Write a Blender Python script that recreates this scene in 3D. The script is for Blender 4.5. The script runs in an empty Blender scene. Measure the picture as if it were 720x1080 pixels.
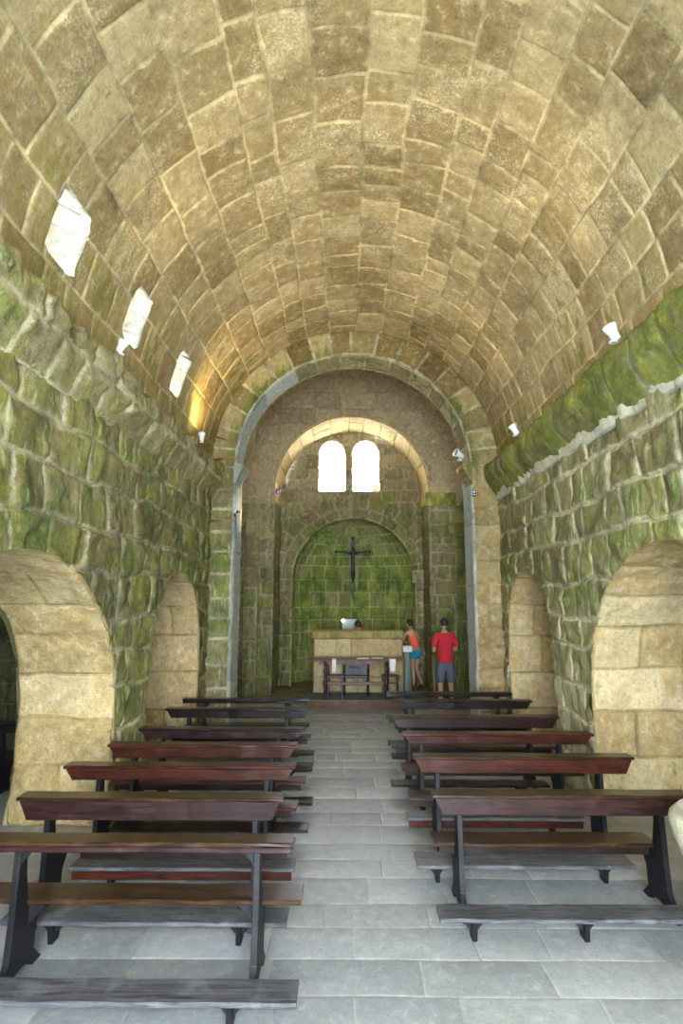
import bpy, bmesh, math, random
import numpy as np
from mathutils import Vector, Matrix
random.seed(4)
PI = math.pi
sc = bpy.context.scene
COL = sc.collection
CX, CZ, R = 0.14, 4.6, 2.56          # nave axis, springing height, vault radius
WL, WR = -2.42, 2.70                 # nave wall faces
YE = 10.0                            # chancel arch wall

# ------------------------------------------------------------------ noise
def _h(ix, iy, iz, s):
    n = (ix * 374761393 + iy * 668265263 + iz * 2147483647 + s * 974634777) & 0xFFFFFFFF
    n = ((n ^ (n >> 13)) * 1274126177) & 0xFFFFFFFF
    return ((n ^ (n >> 16)) & 0xFFFF) / 65535.0
def vn(x, y, z=None, s=0):
    x = np.asarray(x, float); y = np.asarray(y, float)
    z = np.zeros_like(x) if z is None else np.asarray(z, float)
    xi, yi, zi = (np.floor(a).astype(np.int64) for a in (x, y, z))
    f = [a - b for a, b in ((x, xi), (y, yi), (z, zi))]
    f = [t * t * (3 - 2 * t) for t in f]
    r = 0
    for dx in (0, 1):
        for dy in (0, 1):
            for dz in (0, 1):
                w = (f[0] if dx else 1 - f[0]) * (f[1] if dy else 1 - f[1]) * (f[2] if dz else 1 - f[2])
                r = r + w * _h(xi + dx, yi + dy, zi + dz, s)
    return r - 0.5
def fbm(x, y, z=None, s=0, o=3):
    r = 0; a = 1.0; k = 1.0
    for i in range(o):
        r = r + a * vn(np.asarray(x) * k, np.asarray(y) * k, None if z is None else np.asarray(z) * k, s + i * 17)
        a *= .5; k *= 2.03
    return r

# ------------------------------------------------------------------ materials
def nt(name):
    m = bpy.data.materials.new(name); m.use_nodes = True
    t = m.node_tree; b = t.nodes['Principled BSDF']
    return m, t, b
def N(t, typ, **k):
    n = t.nodes.new(typ)
    for a, v in k.items():
        if a == 'ins':
            for i, x in v.items(): n.inputs[i].default_value = x
        else: setattr(n, a, v)
    return n
def mixc(t, fac, a, b, mode='MIX'):
    n = t.nodes.new('ShaderNodeMix'); n.data_type = 'RGBA'; n.blend_type = mode
    for sock, v in ((n.inputs[0], fac), (n.inputs[6], a), (n.inputs[7], b)):
        if hasattr(v, 'is_linked') or hasattr(v, 'links'): t.links.new(v, sock)
        elif isinstance(v, (tuple, list)): sock.default_value = (*v, 1) if len(v) == 3 else v
        else: sock.default_value = v
    return n.outputs[2]
def math_(t, op, a, b=0.0, c=None, clamp=False):
    n = t.nodes.new('ShaderNodeMath'); n.operation = op; n.use_clamp = clamp
    for i, v in enumerate((a, b) if c is None else (a, b, c)):
        if hasattr(v, 'links'): t.links.new(v, n.inputs[i])
        else: n.inputs[i].default_value = v
    return n.outputs[0]
def ramp(t, fac, lo, hi):
    n = N(t, 'ShaderNodeMapRange', interpolation_type='SMOOTHSTEP')
    n.inputs[1].default_value = lo; n.inputs[2].default_value = hi
    t.links.new(fac, n.inputs[0]); return n.outputs[0]
def noise(t, vec, scale, detail=4, rough=.55, dist=0):
    n = N(t, 'ShaderNodeTexNoise'); n.inputs['Scale'].default_value = scale
    n.inputs['Detail'].default_value = detail; n.inputs['Roughness'].default_value = rough
    n.inputs['Distortion'].default_value = dist
    t.links.new(vec, n.inputs['Vector']); return n.outputs['Fac']
def attr(t, name):
    n = N(t, 'ShaderNodeAttribute', attribute_name=name); return n

def stone(name, A, B, D, mortar=(.50, .45, .34), moss=(.09, .14, .02), moss2=(.22, .24, .04), speck=0.35,
          bump=.5, rough=.92, stain=.5, lichen=(.62, .60, .50), mort_amt=.8, streak=0.0, contrast=.55, dark=.35, flake=0.0):
    m, t, b = nt(name)
    co = N(t, 'ShaderNodeTexCoord').outputs['Object']
    at = attr(t, 'blk'); sep = N(t, 'ShaderNodeSeparateColor'); t.links.new(at.outputs['Color'], sep.inputs[0])
    r1, r2, mo = sep.outputs
    ms = attr(t, 'moss').outputs['Fac']
    n1 = noise(t, co, 2.3, 6, .65, .4); n2 = noise(t, co, 10, 7, .7, .2); n3 = noise(t, co, 42, 5, .75); n4 = noise(t, co, .9, 5, .65, .6)
    mp = N(t, 'ShaderNodeMapping'); mp.inputs['Scale'].default_value = (5.5, 5.5, .7); t.links.new(co, mp.inputs[0])
    ns = noise(t, mp.outputs[0], 1.6, 6, .65, .3)
    c = mixc(t, r1, A, B)
    c = mixc(t, math_(t, 'MULTIPLY', ramp(t, r2, .6, 1.0), dark), c, D)
    c = mixc(t, math_(t, 'MULTIPLY', ramp(t, n1, .46, .64), stain), c, D)
    c = mixc(t, math_(t, 'MULTIPLY', ramp(t, n2, .55, .66), speck), c, lichen)
    c = mixc(t, math_(t, 'MULTIPLY', ramp(t, n3, .44, .33), .4), c, tuple(x * .35 for x in D))
    c = mixc(t, math_(t, 'MULTIPLY', ramp(t, n3, .60, .70), speck), c, lichen)
    if flake: c = mixc(t, math_(t, 'MULTIPLY', math_(t, 'MULTIPLY', ramp(t, n3, .50, .58), ramp(t, n4, .48, .60)), flake), c, lichen)
    mm = math_(t, 'MULTIPLY', ramp(t, math_(t, 'ADD', mo, math_(t, 'MULTIPLY', math_(t, 'SUBTRACT', n2, .5), 1.8)), .30, .60), mort_amt)
    c = mixc(t, mm, c, mixc(t, ramp(t, n1, .35, .65), tuple(x * .62 for x in mortar), mortar))
    k = math_(t, 'ADD', ms, math_(t, 'MULTIPLY', math_(t, 'SUBTRACT', n4, .5), 1.3))
    k = math_(t, 'ADD', k, math_(t, 'MULTIPLY', math_(t, 'SUBTRACT', n2, .5), 1.5))
    k = math_(t, 'ADD', k, math_(t, 'MULTIPLY', math_(t, 'SUBTRACT', ns, .5), 1.4))
    k = math_(t, 'ADD', k, math_(t, 'MULTIPLY', math_(t, 'SUBTRACT', r1, .5), .25))
    k = math_(t, 'SUBTRACT', k, math_(t, 'MULTIPLY', mo, .22))
    kk = math_(t, 'MULTIPLY', ramp(t, k, .30, .75), .90)
    mc = mixc(t, ramp(t, n1, .38, .62), moss, moss2)
    mc = mixc(t, math_(t, 'MULTIPLY', ramp(t, r2, .3, 1.0), .45), mc, moss)
    mc = mixc(t, math_(t, 'MULTIPLY', ramp(t, n3, .50, .62), .5), mc, tuple(x * .4 for x in moss))
    c = mixc(t, kk, c, mc)
    if streak:
        c = mixc(t, math_(t, 'MULTIPLY', ramp(t, ns, .54, .66), streak), c, mortar)
    v = math_(t, 'ADD', math_(t, 'MULTIPLY', n2, .9), math_(t, 'MULTIPLY', n4, .5))
    v = math_(t, 'ADD', v, math_(t, 'MULTIPLY', n3, .25))
    v = math_(t, 'ADD', v, math_(t, 'MULTIPLY', n1, .55))
    v = math_(t, 'ADD', v, math_(t, 'MULTIPLY', r1, .16))
    v = math_(t, 'ADD', math_(t, 'MULTIPLY', math_(t, 'SUBTRACT', v, 1.18), contrast * 2.2), 1.0)
    vc = N(t, 'ShaderNodeCombineColor')
    for q in range(3): t.links.new(v, vc.inputs[q])
    c = mixc(t, 1.0, c, vc.outputs[0], 'MULTIPLY')
    t.links.new(c, b.inputs['Base Color'])
    b.inputs['Roughness'].default_value = rough
    b.inputs['Specular IOR Level'].default_value = .2
    bp = N(t, 'ShaderNodeBump'); bp.inputs['Strength'].default_value = bump; bp.inputs['Distance'].default_value = .03
    hh = math_(t, 'ADD', math_(t, 'MULTIPLY', n2, 1.0), math_(t, 'MULTIPLY', n3, .5))
    t.links.new(hh, bp.inputs['Height']); t.links.new(bp.outputs[0], b.inputs['Normal'])
    return m
M = {}
M['vault'] = stone('vault_stone', (.36, .26, .12), (.49, .38, .20), (.25, .165, .06), mortar=(.62, .50, .27), speck=.38, stain=.5, moss=(.17, .155, .03), moss2=(.27, .22, .06), lichen=(.62, .54, .38), dark=.35, bump=.6, contrast=.75, mort_amt=.95, flake=.75)
M['wall'] = stone('wall_stone', (.33, .27, .12), (.48, .42, .24), (.18, .14, .06), mortar=(.68, .60, .38), moss=(.085, .125, .018), moss2=(.26, .265, .045), speck=.4, stain=.5, bump=.9, streak=.6, contrast=.9, mort_amt=.95)
M['wall_l'] = stone('left_wall_stone', (.34, .26, .11), (.48, .40, .21), (.15, .12, .05), mortar=(.58, .50, .31), moss=(.065, .10, .018), moss2=(.25, .24, .04), speck=.35, stain=.65, bump=1.0, streak=.5, contrast=1.0, mort_amt=.8)
M['ring'] = stone('ring_stone', (.30, .21, .07), (.52, .41, .19), (.20, .14, .05), mortar=(.56, .50, .32), moss=(.09, .12, .02), moss2=(.20, .21, .04), speck=.35, stain=.6, bump=.8, mort_amt=.95, contrast=.9, dark=.6)
M['reveal'] = stone('pale_stone', (.60, .43, .185), (.70, .55, .30), (.44, .27, .09), mortar=(.50, .35, .14), moss=(.11, .12, .03), moss2=(.22, .21, .06), speck=.4, stain=.6, mort_amt=.7, bump=.9, contrast=.7)
M['tan'] = stone('tan_stone', (.46, .34, .15), (.56, .43, .21), (.34, .20, .07), mortar=(.45, .36, .2), moss=(.11, .13, .03), moss2=(.22, .22, .06), speck=.4, stain=.6, mort_amt=.5, bump=.9, contrast=.7)
M['cornice'] = stone('cornice_stone', (.30, .27, .11), (.46, .42, .25), (.12, .12, .05), mortar=(.36, .33, .2), moss=(.12, .15, .02), moss2=(.30, .30, .05), speck=.5, stain=.7, bump=1.0, contrast=.9)
M['chancel'] = stone('chancel_stone', (.27, .21, .11), (.40, .33, .19), (.15, .10, .05), mortar=(.38, .36, .25), moss=(.045, .085, .015), moss2=(.14, .16, .03), speck=.35, stain=.6, bump=.9, streak=.2, contrast=.9, mort_amt=.6)
M['apse'] = stone('apse_stone', (.27, .26, .10), (.38, .36, .16), (.17, .13, .03), mortar=(.42, .44, .22), moss=(.06, .12, .012), moss2=(.21, .26, .04), speck=.2, stain=.4, contrast=.7)
M['plaster'] = stone('brown_plaster', (.34, .27, .16), (.38, .31, .19), (.24, .17, .09), mortar=(.30, .24, .15), moss=(.2, .2, .08), speck=.3, stain=.6, mort_amt=.2, contrast=.7)
M['grey'] = stone('grey_render', (.36, .39, .35), (.46, .49, .44), (.28, .30, .24), mortar=(.52, .52, .46), moss=(.16, .20, .10), moss2=(.25, .28, .16), speck=.4, stain=.3)
M['altar'] = stone('altar_stone', (.50, .38, .19), (.58, .47, .26), (.36, .22, .07), mortar=(.30, .2, .1), moss=(.20, .21, .04), moss2=(.28, .28, .07), speck=.25, stain=.5, mort_amt=.5)
M['white'] = stone('white_reveal', (.74, .71, .60), (.84, .81, .72), (.50, .42, .26), mortar=(.7, .66, .55), moss=(.42, .42, .2), moss2=(.5, .45, .25), speck=.4, stain=.7, lichen=(.92, .9, .84), contrast=.8)
M['floor'] = stone('floor_slabs', (.33, .325, .30), (.41, .40, .36), (.25, .26, .26), mortar=(.48, .46, .39), moss=(.3, .3, .26), moss2=(.3, .3, .26), speck=.25, stain=.35, bump=.2, rough=.42, lichen=(.52, .50, .44), mort_amt=.45, contrast=.4)
M['dirt'] = stone('earth_floor', (.20, .16, .09), (.25, .21, .12), (.13, .10, .05), mortar=(.2, .18, .1), moss=(.07, .10, .02), moss2=(.10, .12, .03), bump=.6)
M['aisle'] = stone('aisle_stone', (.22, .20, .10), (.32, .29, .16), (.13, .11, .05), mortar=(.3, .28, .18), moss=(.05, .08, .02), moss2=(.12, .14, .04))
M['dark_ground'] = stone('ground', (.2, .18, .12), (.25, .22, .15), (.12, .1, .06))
M['font'] = stone('font_stone', (.62, .58, .42), (.66, .62, .46), (.46, .42, .26), mortar=(.5, .5, .4), moss=(.3, .32, .12), speck=.6, stain=.5)

def wood(name, top, dark, ends=(.09, .13, .20), rough=.42, scale=1.0, wear=.4):
    m, t, b = nt(name)
    tc = N(t, 'ShaderNodeTexCoord').outputs['Object']
    oi = N(t, 'ShaderNodeObjectInfo')
    ad = N(t, 'ShaderNodeVectorMath', operation='ADD'); t.links.new(tc, ad.inputs[0]); 
    mu = N(t, 'ShaderNodeVectorMath', operation='SCALE'); mu.inputs[0].default_value = (7, 3, 5); t.links.new(oi.outputs['Random'], mu.inputs['Scale'])
    t.links.new(mu.outputs[0], ad.inputs[1])
    mp = N(t, 'ShaderNodeMapping'); mp.inputs['Scale'].default_value = (1.5 * scale, 22 * scale, 22 * scale); t.links.new(ad.outputs[0], mp.inputs[0])
    g = noise(t, mp.outputs[0], 2.2, 6, .65, .7); w = noise(t, ad.outputs[0], 5, 4, .6, .3); f = noise(t, mp.outputs[0], 9, 3, .6)
    c = mixc(t, ramp(t, g, .34, .66), dark, top)
    c = mixc(t, math_(t, 'MULTIPLY', ramp(t, w, .5, .7), wear), c, tuple(min(1, x * 1.7 + .02) for x in top))
    c = mixc(t, math_(t, 'MULTIPLY', ramp(t, f, .45, .3), .5), c, tuple(x * .4 for x in dark))
    t.links.new(c, b.inputs['Base Color']); b.inputs['Roughness'].default_value = rough; b.inputs['Specular IOR Level'].default_value = .35
    bp = N(t, 'ShaderNodeBump'); bp.inputs['Strength'].default_value = .3; bp.inputs['Distance'].default_value = .004
    t.links.new(g, bp.inputs['Height']); t.links.new(bp.outputs[0], b.inputs['Normal'])
    return m
M['w_top'] = wood('worn_brown_wood', (.055, .024, .008), (.014, .006, .003), wear=.35, rough=.30)
M['w_red'] = wood('red_brown_wood', (.080, .018, .008), (.024, .007, .004), rough=.30, wear=.3)
M['w_mar'] = wood('maroon_wood', (.042, .016, .013), (.014, .006, .006), rough=.30, wear=.3)
M['w_dark'] = wood('dark_wood', (.020, .010, .007), (.008, .005, .004), rough=.30, wear=.3)
M['w_leg'] = wood('blackened_wood', (.008, .006, .007), (.003, .003, .004), rough=.5, wear=.3)
M['w_grey'] = wood('weathered_grey_wood', (.13, .125, .13), (.040, .038, .040), rough=.42, wear=.45)
M['w_table'] = wood('table_wood', (.17, .085, .035), (.07, .03, .015), rough=.4)
M['w_riser'] = wood('riser_wood', (.16, .06, .025), (.08, .028, .014), rough=.5)
def plain(name, c, rough=.5, metal=0, emit=None, es=0, nz=.15, alpha=None, trans=0):
    m, t, b = nt(name)
    co = N(t, 'ShaderNodeTexCoord').outputs['Object']
    n = noise(t, co, 18, 4)
    cc = mixc(t, n, tuple(x * (1 - nz) for x in c), tuple(min(1, x * (1 + nz)) for x in c))
    t.links.new(cc, b.inputs['Base Color']); b.inputs['Roughness'].default_value = rough; b.inputs['Metallic'].default_value = metal
    if emit: b.inputs['Emission Color'].default_value = (*emit, 1); b.inputs['Emission Strength'].default_value = es
    if trans: b.inputs['Transmission Weight'].default_value = trans
    return m
M['skin'] = plain('skin', (.52, .29, .18), .6)
M['hair'] = plain('dark_hair', (.02, .014, .012), .5)
M['red'] = plain('red_cotton', (.58, .02, .035), .85)
M['shorts'] = plain('grey_denim', (.10, .12, .15), .9)
M['orange'] = plain('coral_cotton', (.85, .13, .06), .85)
M['teal'] = plain('teal_cotton', (.01, .25, .36), .85)
M['shoe'] = plain('dark_shoe', (.04, .04, .045), .6)
M['sandal'] = plain('brown_sandal', (.16, .06, .03), .6)
M['blue'] = plain('blue_shirt', (.12, .2, .35), .85)
M['iron'] = plain('dark_iron', (.03, .03, .045), .45, .6)
M['copper'] = plain('copper_pipe', (.55, .27, .14), .4, .7)
M['wplast'] = plain('white_plastic', (.85, .85, .83), .4, nz=.04)
M['dplast'] = plain('dark_plastic', (.05, .05, .08), .4)
M['violet'] = plain('violet_plastic', (.25, .10, .28), .4)
M['cloth'] = plain('white_linen', (.82, .80, .74), .9, nz=.05)
M['sheet'] = plain('pale_green_sheet', (.22, .28, .24), .7, nz=.08)
M['paper'] = plain('paper', (.72, .78, .92), .8, nz=.03)
M['mat'] = plain('grey_mat', (.13, .15, .15), .95)
M['lamp'] = plain('lamp_glow', (1, .8, .5), .4, emit=(1, .78, .42), es=40)
M['glint'] = plain('glint_glow', (1, 1, 1), .4, emit=(1, 1, .95), es=14)
M['glass'] = plain('clear_glass', (.95, 1, .98), .05, nz=0, trans=1.0)
M['panel'] = plain('greenish_panel', (.22, .30, .22), .35, nz=.1)

# ------------------------------------------------------------------ masonry
class Mas:
    def __init__(s): s.v = []; s.f = []; s.c = []; s.m = []; s.mi = []; s.n = 0
    def add(s, P, F, C, MO, mi):
        s.v.append(P); s.f.append(F + s.n); s.c.append(C); s.m.append(MO); s.mi.append(np.full(len(F), mi)); s.n += len(P)
    def build(s, name, mats, kind='structure', parent=None, smooth=True):
        V = np.concatenate(s.v); Fc = np.concatenate(s.f); C = np.concatenate(s.c); MO = np.concatenate(s.m); MI = np.concatenate(s.mi)
        me = bpy.data.meshes.new(name)
        me.vertices.add(len(V)); me.vertices.foreach_set('co', V.astype(np.float32).ravel())
        me.loops.add(Fc.size); me.loops.foreach_set('vertex_index', Fc.astype(np.int32).ravel())
        me.polygons.add(len(Fc)); me.polygons.foreach_set('loop_start', np.arange(0, Fc.size, 4, dtype=np.int32))
        me.polygons.foreach_set('loop_total', np.full(len(Fc), 4, dtype=np.int32))
        me.polygons.foreach_set('material_index', MI.astype(np.int32))
        if smooth: me.polygons.foreach_set('use_smooth', np.ones(len(Fc), dtype=bool))
        me.update(calc_edges=True); me.validate()
        a = me.color_attributes.new('blk', 'FLOAT_COLOR', 'POINT'); a.data.foreach_set('color', C.astype(np.float32).ravel())
        a = me.attributes.new('moss', 'FLOAT', 'POINT'); a.data.foreach_set('value', MO.astype(np.float32))
        for mm in mats: me.materials.append(M[mm])
        o = bpy.data.objects.new(name, me); COL.objects.link(o)
        if kind: o['kind'] = kind
        if parent: o.parent = parent
        return o
def courses(v0, v1, lo, hi, rs):
    r = random.Random(rs); out = [v0]
    while out[-1] < v1 - 1e-6:
        h = r.uniform(lo, hi); out.append(out[-1] + h)
    k = (v1 - v0) / (out[-1] - v0)
    return [v0 + (x - v0) * k for x in out]
def masonry(mas, P, u0, u1, rows, L, seed=1, J=.010, D=.018, res=.07, rough=.012, warp=.03, moss=None, cut=None, mi=0, rnd=.03, wrapu=True):
    """P(u, v, h) -> x, y, z; cut = list of (inside, snap)"""
    rg = random.Random(seed)
    for ri in range(len(rows) - 1):
        va, vb = rows[ri], rows[ri + 1]
        us = [u0]; first = True
        while us[-1] < u1 - 1e-6:
            l = rg.uniform(*L) * (rg.uniform(.35, 1) if first else 1); first = False
            nx = us[-1] + l
            if nx > u1 - L[0] * .5: nx = u1
            us.append(nx)
        def axis(a, b):
            j = min(J, (b - a) * .12); e = min(rnd, (b - a) * .2)
            n = max(1, int(round((b - a - 2 * j - 2 * e) / res)))
            return [a, a + j, a + j + e * .4, *np.linspace(a + j + e, b - j - e, n + 1), b - j - e * .4, b - j]
        U = []; IB = []
        for k in range(len(us) - 1):
            ax = axis(us[k], us[k + 1]); U += ax; IB += [k] * len(ax)
        U.append(u1); IB.append(len(us) - 2)
        U = [u0] + U + [u1]; IB = [0] + IB + [len(us) - 2]
        Vv = [va - (.015 if ri else 0)] + axis(va, vb) + [vb, vb + (.015 if ri < len(rows) - 2 else 0)]
        U = np.array(U); IB = np.array(IB); Vv = np.array(Vv)
        usn = np.array(us)
        du = np.maximum(np.minimum(U - usn[IB], usn[IB + 1] - U), 0); sku = np.zeros(len(U), bool); sku[0] = sku[-1] = True; dv = np.maximum(np.minimum(Vv - va, vb - Vv), 0); sk = np.zeros(len(Vv), bool); sk[0] = sk[-1] = True
        nu, nv = len(U), len(Vv)
        gu, gv = np.meshgrid(U, Vv, indexing='ij')
        d = np.minimum(np.repeat(du[:, None], nv, 1), np.repeat(dv[None, :], nu, 0))
        tt = np.clip((d - J * .6) / (rnd + J * .4), 0, 1); tt = tt * (2 - tt)
        nb = len(us) - 1
        R1 = np.array([rg.random() for _ in range(nb)]); R2 = np.array([rg.random() for _ in range(nb)]); RH = np.array([rg.uniform(-1, 1) for _ in range(nb)])
        tx = np.array([rg.uniform(-1, 1) for _ in range(nb)])
        rel = (gu - usn[IB][:, None]) / np.maximum(1e-3, (usn[IB + 1] - usn[IB]))[:, None] - .5
        h = -D + tt * (D + RH[IB][:, None] * D * .35 + rel * tx[IB][:, None] * D * .5)
        h = h + tt * rough * fbm(gu * 7, gv * 7, s=seed) + rough * .8 * fbm(gu * 2.1, gv * 2.1, s=seed + 5, o=2)
        h = np.where(sk[None, :] | sku[:, None], h - .03, h)
        wu = warp * fbm(gu * 1.6, gv * 1.6, s=seed + 31, o=2) + warp * .35 * vn(gu * 6, gv * 6, s=seed + 3)
        wv = warp * fbm(gu * 1.3 + 9, gv * 1.9, s=seed + 41, o=2) + warp * .35 * vn(gu * 6 + 5, gv * 6, s=seed + 4)
        tu = np.clip(np.minimum(gu - u0, u1 - gu) / .15, 0, 1); tv = np.clip(np.minimum(gv - rows[0], rows[-1] - gv) / .15, 0, 1)
        pu = gu + wu * tu; pv = gv + wv * tv
        mo = np.where(d < J + 1e-6, 1.0, np.where(d < J + rnd * .45, .35, 0.0))
        col = np.stack([np.repeat(R1[IB][:, None], nv, 1), np.repeat(R2[IB][:, None], nv, 1), mo, np.ones_like(mo)], -1).reshape(-1, 4)
        pu = pu.ravel(); pv = pv.ravel(); h = h.ravel()
        idx = np.arange(nu * nv).reshape(nu, nv)
        Fc = np.stack([idx[:-1, :-1], idx[1:, :-1], idx[1:, 1:], idx[:-1, 1:]], -1).reshape(-1, 4)
        if cut:
            for ins, snap in cut:
                I = ins(pu, pv)
                keep = ~I[Fc].all(1); Fc = Fc[keep]
                su, sv = snap(pu, pv)
                pu = np.where(I, su, pu); pv = np.where(I, sv, pv)
        if len(Fc) == 0: continue
        x, y, z = P(pu, pv, h)
        X = np.stack([x, y, z], -1)
        mv = np.zeros(len(pu)) if moss is None else moss(pu, pv) * np.ones(len(pu))
        used = np.zeros(len(pu), bool); used[Fc.ravel()] = True
        re = np.cumsum(used) - 1
        mas.add(X[used], re[Fc], col[used], mv[used], mi)

def arch_cut(c, a, zs, b):
    """opening |u-c|<a below zs, ellipse a,b above"""
    def ins(u, v):
        e = ((u - c) / a) ** 2 + (np.maximum(v - zs, 0) / b) ** 2
        return e < 1
    def snap(u, v):
        k = np.sqrt(((u - c) / a) ** 2 + (np.maximum(v - zs, 0) / b) ** 2) + 1e-9
        up = v > zs
        su = np.where(up, c + (u - c) / k, c + np.sign(u - c + 1e-9) * a)
        sv = np.where(up, zs + (v - zs) / k, v)
        return su, sv
    return ins, snap
def rect_cut(a0, a1, b0, b1):
    def ins(u, v): return (u > a0) & (u < a1) & (v > b0) & (v < b1)
    def snap(u, v):
        d = np.stack([u - a0, a1 - u, v - b0, b1 - v]); k = d.argmin(0)
        su = np.where(k == 0, a0, np.where(k == 1, a1, u)); sv = np.where(k == 2, b0, np.where(k == 3, b1, v))
        return su, sv
    return ins, snap

# arch reveal: path along the opening outline, depth along the other axis
def arch_path(c, a, zs, b, s, z0=0.0):
    """s = signed length along the outline from the near foot (u = c - a) over the top to the far foot; returns u, v and inward normal"""
    hgt = zs - z0; La = PI * (a + b) / 2
    s = np.asarray(s, float)
    th = np.clip((s - hgt) / La, 0, 1) * PI
    u = c - a * np.cos(th); v = zs + b * np.sin(th)
    lo = s < hgt; hi = s > hgt + La
    u = np.where(lo, c - a, np.where(hi, c + a, u)); v = np.where(lo, z0 + s, np.where(hi, zs - (s - hgt - La), v))
    nu_ = np.where(lo, 1.0, np.where(hi, -1.0, np.cos(th))); nv_ = np.where(lo | hi, 0.0, -np.sin(th))
    return u, v, nu_, nv_
def arch_len(a, zs, b, z0=0.0): return 2 * (zs - z0) + PI * (a + b) / 2

# ------------------------------------------------------------------ nave walls
TOPW = 4.22
def nave_wall(side):
    mas = Mas(); w = WL if side < 0 else WR; s = -side
    ops = [(4.35, 1.75, 1.1, 1.55), (8.3, 1.22, 1.4, 1.23)] if side < 0 else [(4.9, 1.6, 1.2, 1.57), (8.67, 1.05, 1.5, 1.19)]
    P = lambda u, v, h: (w + s * (h + .022), u, v)
    def moss(u, v):
        base = np.interp(v, [0, .7, 1.5, 2.6, 4.3], [.05, .2, .42, .62, .55]) if side > 0 else np.interp(v, [0, .7, 1.4, 2.4, 4.3], [.3, .5, .66, .72, .62])
        return base
    masonry(mas, P, -1.8, YE, courses(0, TOPW, .36, .52, 7 + side), (.30, .85), seed=11 + side, J=.018, D=.026, rnd=.04, rough=.055, warp=.10, res=.045,
            moss=moss, cut=[arch_cut(*o) for o in ops])
    T = 1.0
    for k, (c, a, zs, b) in enumerate(ops):
        Ltot = arch_len(a, zs, b)
        def PR(u, v, h, c=c, a=a, zs=zs, b=b):
            pu, pv, n1, n2 = arch_path(c, a, zs, b, v)
            if side < 0 and k == 0:   # broken outer edge of the jamb
                er = .10 * fbm(pv * 1.4, pv * 0 + 3, s=9, o=3) * (u / T)
            else: er = 0
            return (w - s * u * (1 + er), pu + n1 * h, pv + n2 * h)
        masonry(mas, PR, 0, T, courses(0, Ltot, .40, .62, 31 + k), (.9, 1.3), seed=51 + k + side, J=.008, D=.012, rnd=.03, rough=.05, warp=.04, res=.06,
                moss=lambda u, v: .10 + .25 * np.clip(1 - np.abs(v - Ltot) / .8, 0, 1), mi=1)
    # back face towards the aisle
    P2 = lambda u, v, h: (w - s * (T + h), u, v)
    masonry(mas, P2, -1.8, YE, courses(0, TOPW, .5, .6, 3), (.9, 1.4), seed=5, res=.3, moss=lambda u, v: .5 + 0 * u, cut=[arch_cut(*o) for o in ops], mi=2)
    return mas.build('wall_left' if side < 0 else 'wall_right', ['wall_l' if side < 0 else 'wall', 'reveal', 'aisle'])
nave_wall(-1); nave_wall(1)

# ------------------------------------------------------------------ cornices
def cornice(side, name):
    mas = Mas(); w = WL if side < 0 else WR; s = -side
    pr = [(0.0, 4.02), (.04, 4.05), (.15, 4.22), (.21, 4.30), (.235, 4.36), (.235, 4.56), (.20, 4.61), (.0, 4.62), (-.25, 4.62)]
    L = [0]
    for a, b in zip(pr, pr[1:]): L.append(L[-1] + math.dist(a, b))
    L = np.array(L); px = np.array([p[0] for p in pr]); pz = np.array([p[1] for p in pr])
    def P(u, v, h):
        x = np.interp(v, L, px); z = np.interp(v, L, pz)
        k = np.clip(v / .5, 0, 1)
        if side < 0: x = x * .8; z = z - .02; h = h + .05 * fbm(u * 9, v * 9, s=77)
        ru = .06 * fbm(u * 2.4, v * 3, s=3 + side) * (1.6 if side < 0 else .8)
        x = x + (h + ru) * .8 * k; z = z - (h + ru) * .45 * np.where(v > L[5], -.6, 1) * k
        return (w + s * x, u, z)
    masonry(mas, P, -1.8, YE + .02, [0, float(L[4]), float(L[-1])] if side < 0 else [0, float(L[-1])], (.35, .8), seed=71 + side, J=.012, D=.035, rnd=.06, rough=.09 if side < 0 else .05, warp=.04, res=.04,
            moss=lambda u, v: (.44 if side < 0 else .72) + 0 * u)
    if side > 0:
        masonry(mas, lambda u, v, h: (WR - .035 - (h + .03 * fbm(u * 3, v * 5, s=8)) - v * .25, u, 3.97 + v), -1.8, YE, [0, .17], (.5, .9), seed=79, J=.008, D=.01, rough=.04, warp=.04, res=.05, moss=lambda u, v: .02 + 0 * u, mi=1)
    return mas.build(name, ['cornice' if side > 0 else 'wall_l', 'font'])
cornice(-1, 'trim_1'); cornice(1, 'trim_2')

# ------------------------------------------------------------------ vault
WINS = [(4.12, 4.60, 9.3, 22.2), (5.66, 6.11, 9.8, 23.3), (7.27, 7.74, 10, 23.6)]
mas = Mas()
def PV(u, v, h):
    th = v / R
    return (CX - (R - h) * np.cos(th), u, CZ + (R - h) * np.sin(th))
Lv = PI * R
def moss_v(u, v):
    e = np.minimum(v, Lv - v)
    return np.interp(e, [0, .5, 1.3, 2.6], [.45, .30, .08, -.10]) + np.where(v < 2.2, .15, 0) + np.interp(u, [3, 7.5, 10], [0, .04, .18])
masonry(mas, PV, -1.8, YE, courses(-.08, Lv + .08, .34, .54, 5), (.28, .62), seed=91, J=.011, D=.014, rnd=.028, rough=.02, warp=.045, res=.07,
        moss=moss_v, cut=[rect_cut(a, b, math.radians(c) * R, math.radians(d) * R) for a, b, c, d in WINS])
# outer shell keeps daylight out
def PO(u, v, h):
    th = v / 3.3
    return (CX - (3.5) * np.cos(th), u, CZ + (3.5) * np.sin(th))
masonry(mas, PO, -1.8, YE + .8, courses(0, PI * 3.3, .8, .9, 2), (1, 1.4), seed=3, res=.13,
        cut=[rect_cut(a - .05, b + .05, math.radians(c - 8) * 3.3, math.radians(d + 16) * 3.3) for a, b, c, d in WINS])
mas.build('ceiling', ['vault'])

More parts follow.
